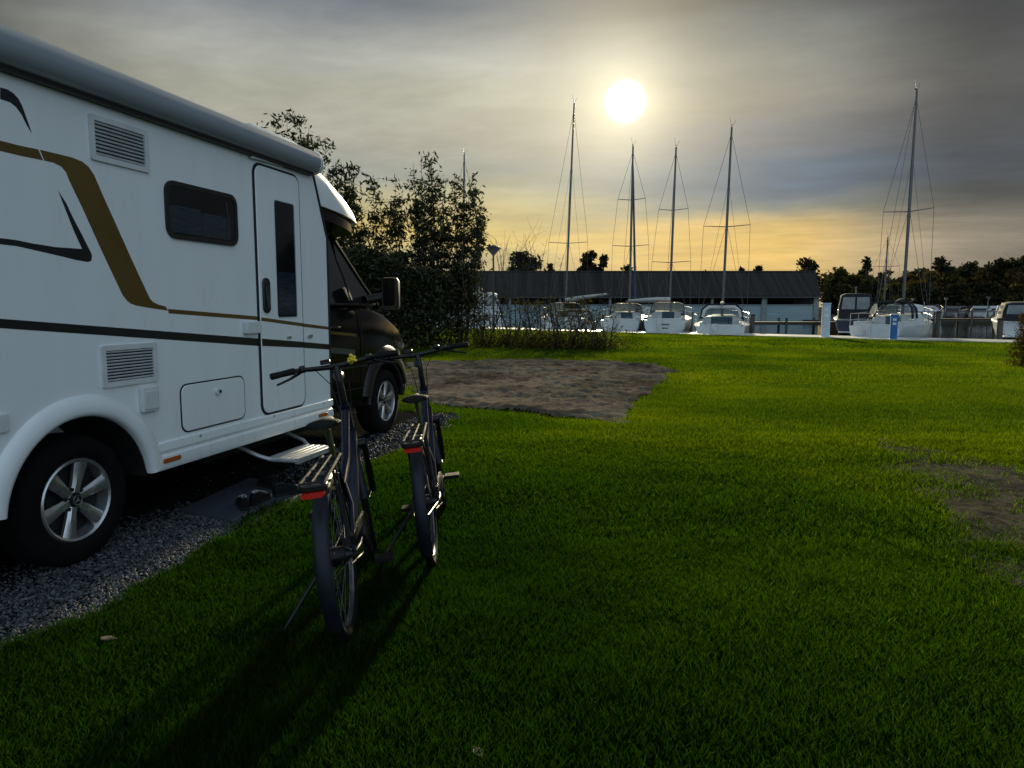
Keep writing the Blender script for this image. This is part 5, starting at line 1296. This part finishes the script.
# far wood behind the right-hand trees, one dark mass
W = 15000; wx = RNG.random(W); wpx = 822 + 260 * wx; wY = 124 + 10 * RNG.random(W)
wtop = 283 - 15 * (fbm(wpx, wpx * 0, .045) - .2) - 8 * (wpx > 900)
wz = HCAM + (306 - wtop) * wY / FPX; wz = wz * RNG.random(W) ** .8
tag(soup('wood', leaf_quads(np.stack([(wpx - 512) / FPX * wY, wY, wz], 1), .6, 1.0), 4, LV['far'], RNG.random(W)), kind='stuff')
# unseen trees carrying the wood on, added to darken the cab's reflections
for X_, Y_, H_ in ((84, 96, 13), (94, 88, 12), (101, 80, 14), (106, 70, 13), (112, 60, 13), (116, 50, 14), (118, 38, 13), (90, 100, 15), (104, 62, 10), (111, 44, 10), (97, 74, 10), (120, 26, 14)):
    tree(512 + FPX * X_ / Y_, at(512, 306, Y_).z and (306 - (H_ - HCAM) * FPX / Y_), Y_, 11.5 * FPX / Y_, 'unseen tree added to the wood past the right edge of the photo', 'far', n=1500, gap=-.12, leaf=.5, lobes=10)

# ------------------------------------------------------------------ cars on the far bank
def car(px, Y, rz, paint, label, van=False):
    p = at(px, 306, Y); t = empty('parked_car', (p.x, p.y, -.02), rz, 0, label, 'car', 'cars parked across the harbour')
    L_, W_, H_ = 4.3, 1.75, 1.48 if not van else 1.7
    sec = lambda u, w, z0, z1: [Vector((u, w, z0)), Vector((u, w * 1.02, (z0 + z1) / 2)), Vector((u, w * .9, z1)), Vector((u, -w * .9, z1)), Vector((u, -w * 1.02, (z0 + z1) / 2)), Vector((u, -w, z0))]
    bd = MB().loft([sec(-2.12, .70, .45, .80), sec(-2.0, .82, .28, .92), sec(-1.2, .87, .24, .95), sec(.6, .87, .24, .95), sec(1.5, .84, .24, .88), sec(2.0, .76, .26, .74), sec(2.15, .62, .40, .62)]).build('body', paint, t, smooth=45)
    rf_ = MB().loft([[Vector((u0 + (u1 - u0) * k, w0 + (w1 - w0) * k, .93 + (H_ - .93) * k)) for u0, u1, w0, w1 in ((-1.85, -1.35, .80, .62), (1.15, .25, .80, .62), (1.15, .25, -.80, -.62), (-1.85, -1.35, -.80, -.62))] for k in (0, .85, 1)]).build('roof', paint, t, bevel=.05)
    q = lambda P, n_: MB().add(P, [(0, 1, 2, 3)]).build(n_, M['carglass'], t, smooth=0)
    q([(1.10, .70, .99), (1.10, -.70, .99), (.42, -.58, H_ - .12), (.42, .58, H_ - .12)], 'windscreen'); q([(-1.83, .70, .99), (-1.83, -.70, .99), (-1.47, -.58, H_ - .12), (-1.47, .58, H_ - .12)], 'rear_window')
    for sg in (1, -1): q([(-1.6, sg * .805, 1.0), (.95, sg * .805, 1.0), (.40, sg * .68, H_ - .13), (-1.35, sg * .68, H_ - .13)], 'side_window')
    for u in (-1.3, 1.32):
        for sg in (1, -1):
            w = MB().tube([(u, sg * .70, .32), (u, sg * .90, .32)], .32, 16).build('wheel', M['tyre'], t, bevel=.03); MB().tube([(u, sg * .895, .32), (u, sg * .91, .32)], .2, 12).build('rim', M['rim'], w)
    for sg in (1, -1): MB().sphere((2.02, sg * .55, .66), (.10, .18, .09), 8, 6).build('headlight', M['lampg'], t)
M['carglass'] = mat('car_glass', (.03, .035, .04), .08, var=.1, scale=2, spec=1.0, coat=1.0)
CP = {k: mat('car_' + k, c, .25, var=.05, scale=2, coat=.8) for k, c in dict(black=(.015, .015, .017), silver=(.40, .41, .42), grey=(.12, .125, .13), white=(.62, .63, .63), blue=(.02, .03, .06)).items()}
for px, Y, rz, c, lb in ((942, 76, R(225), 'black', 'black parked car, leftmost on the far bank'), (955, 75, R(222), 'grey', 'grey parked car second from the left on the far bank'), (966, 77, R(225), 'black', 'black parked car between the grey one and the silver one on the far bank'),
                         (981, 75, R(228), 'silver', 'silver parked car with a bright windscreen on the far bank'), (996, 77, R(225), 'white', 'white parked car above the cut-off motor yacht'), (1012, 75, R(228), 'blue', 'dark blue parked car rightmost on the far bank')):
    car(px, Y, rz, CP[c], lb)
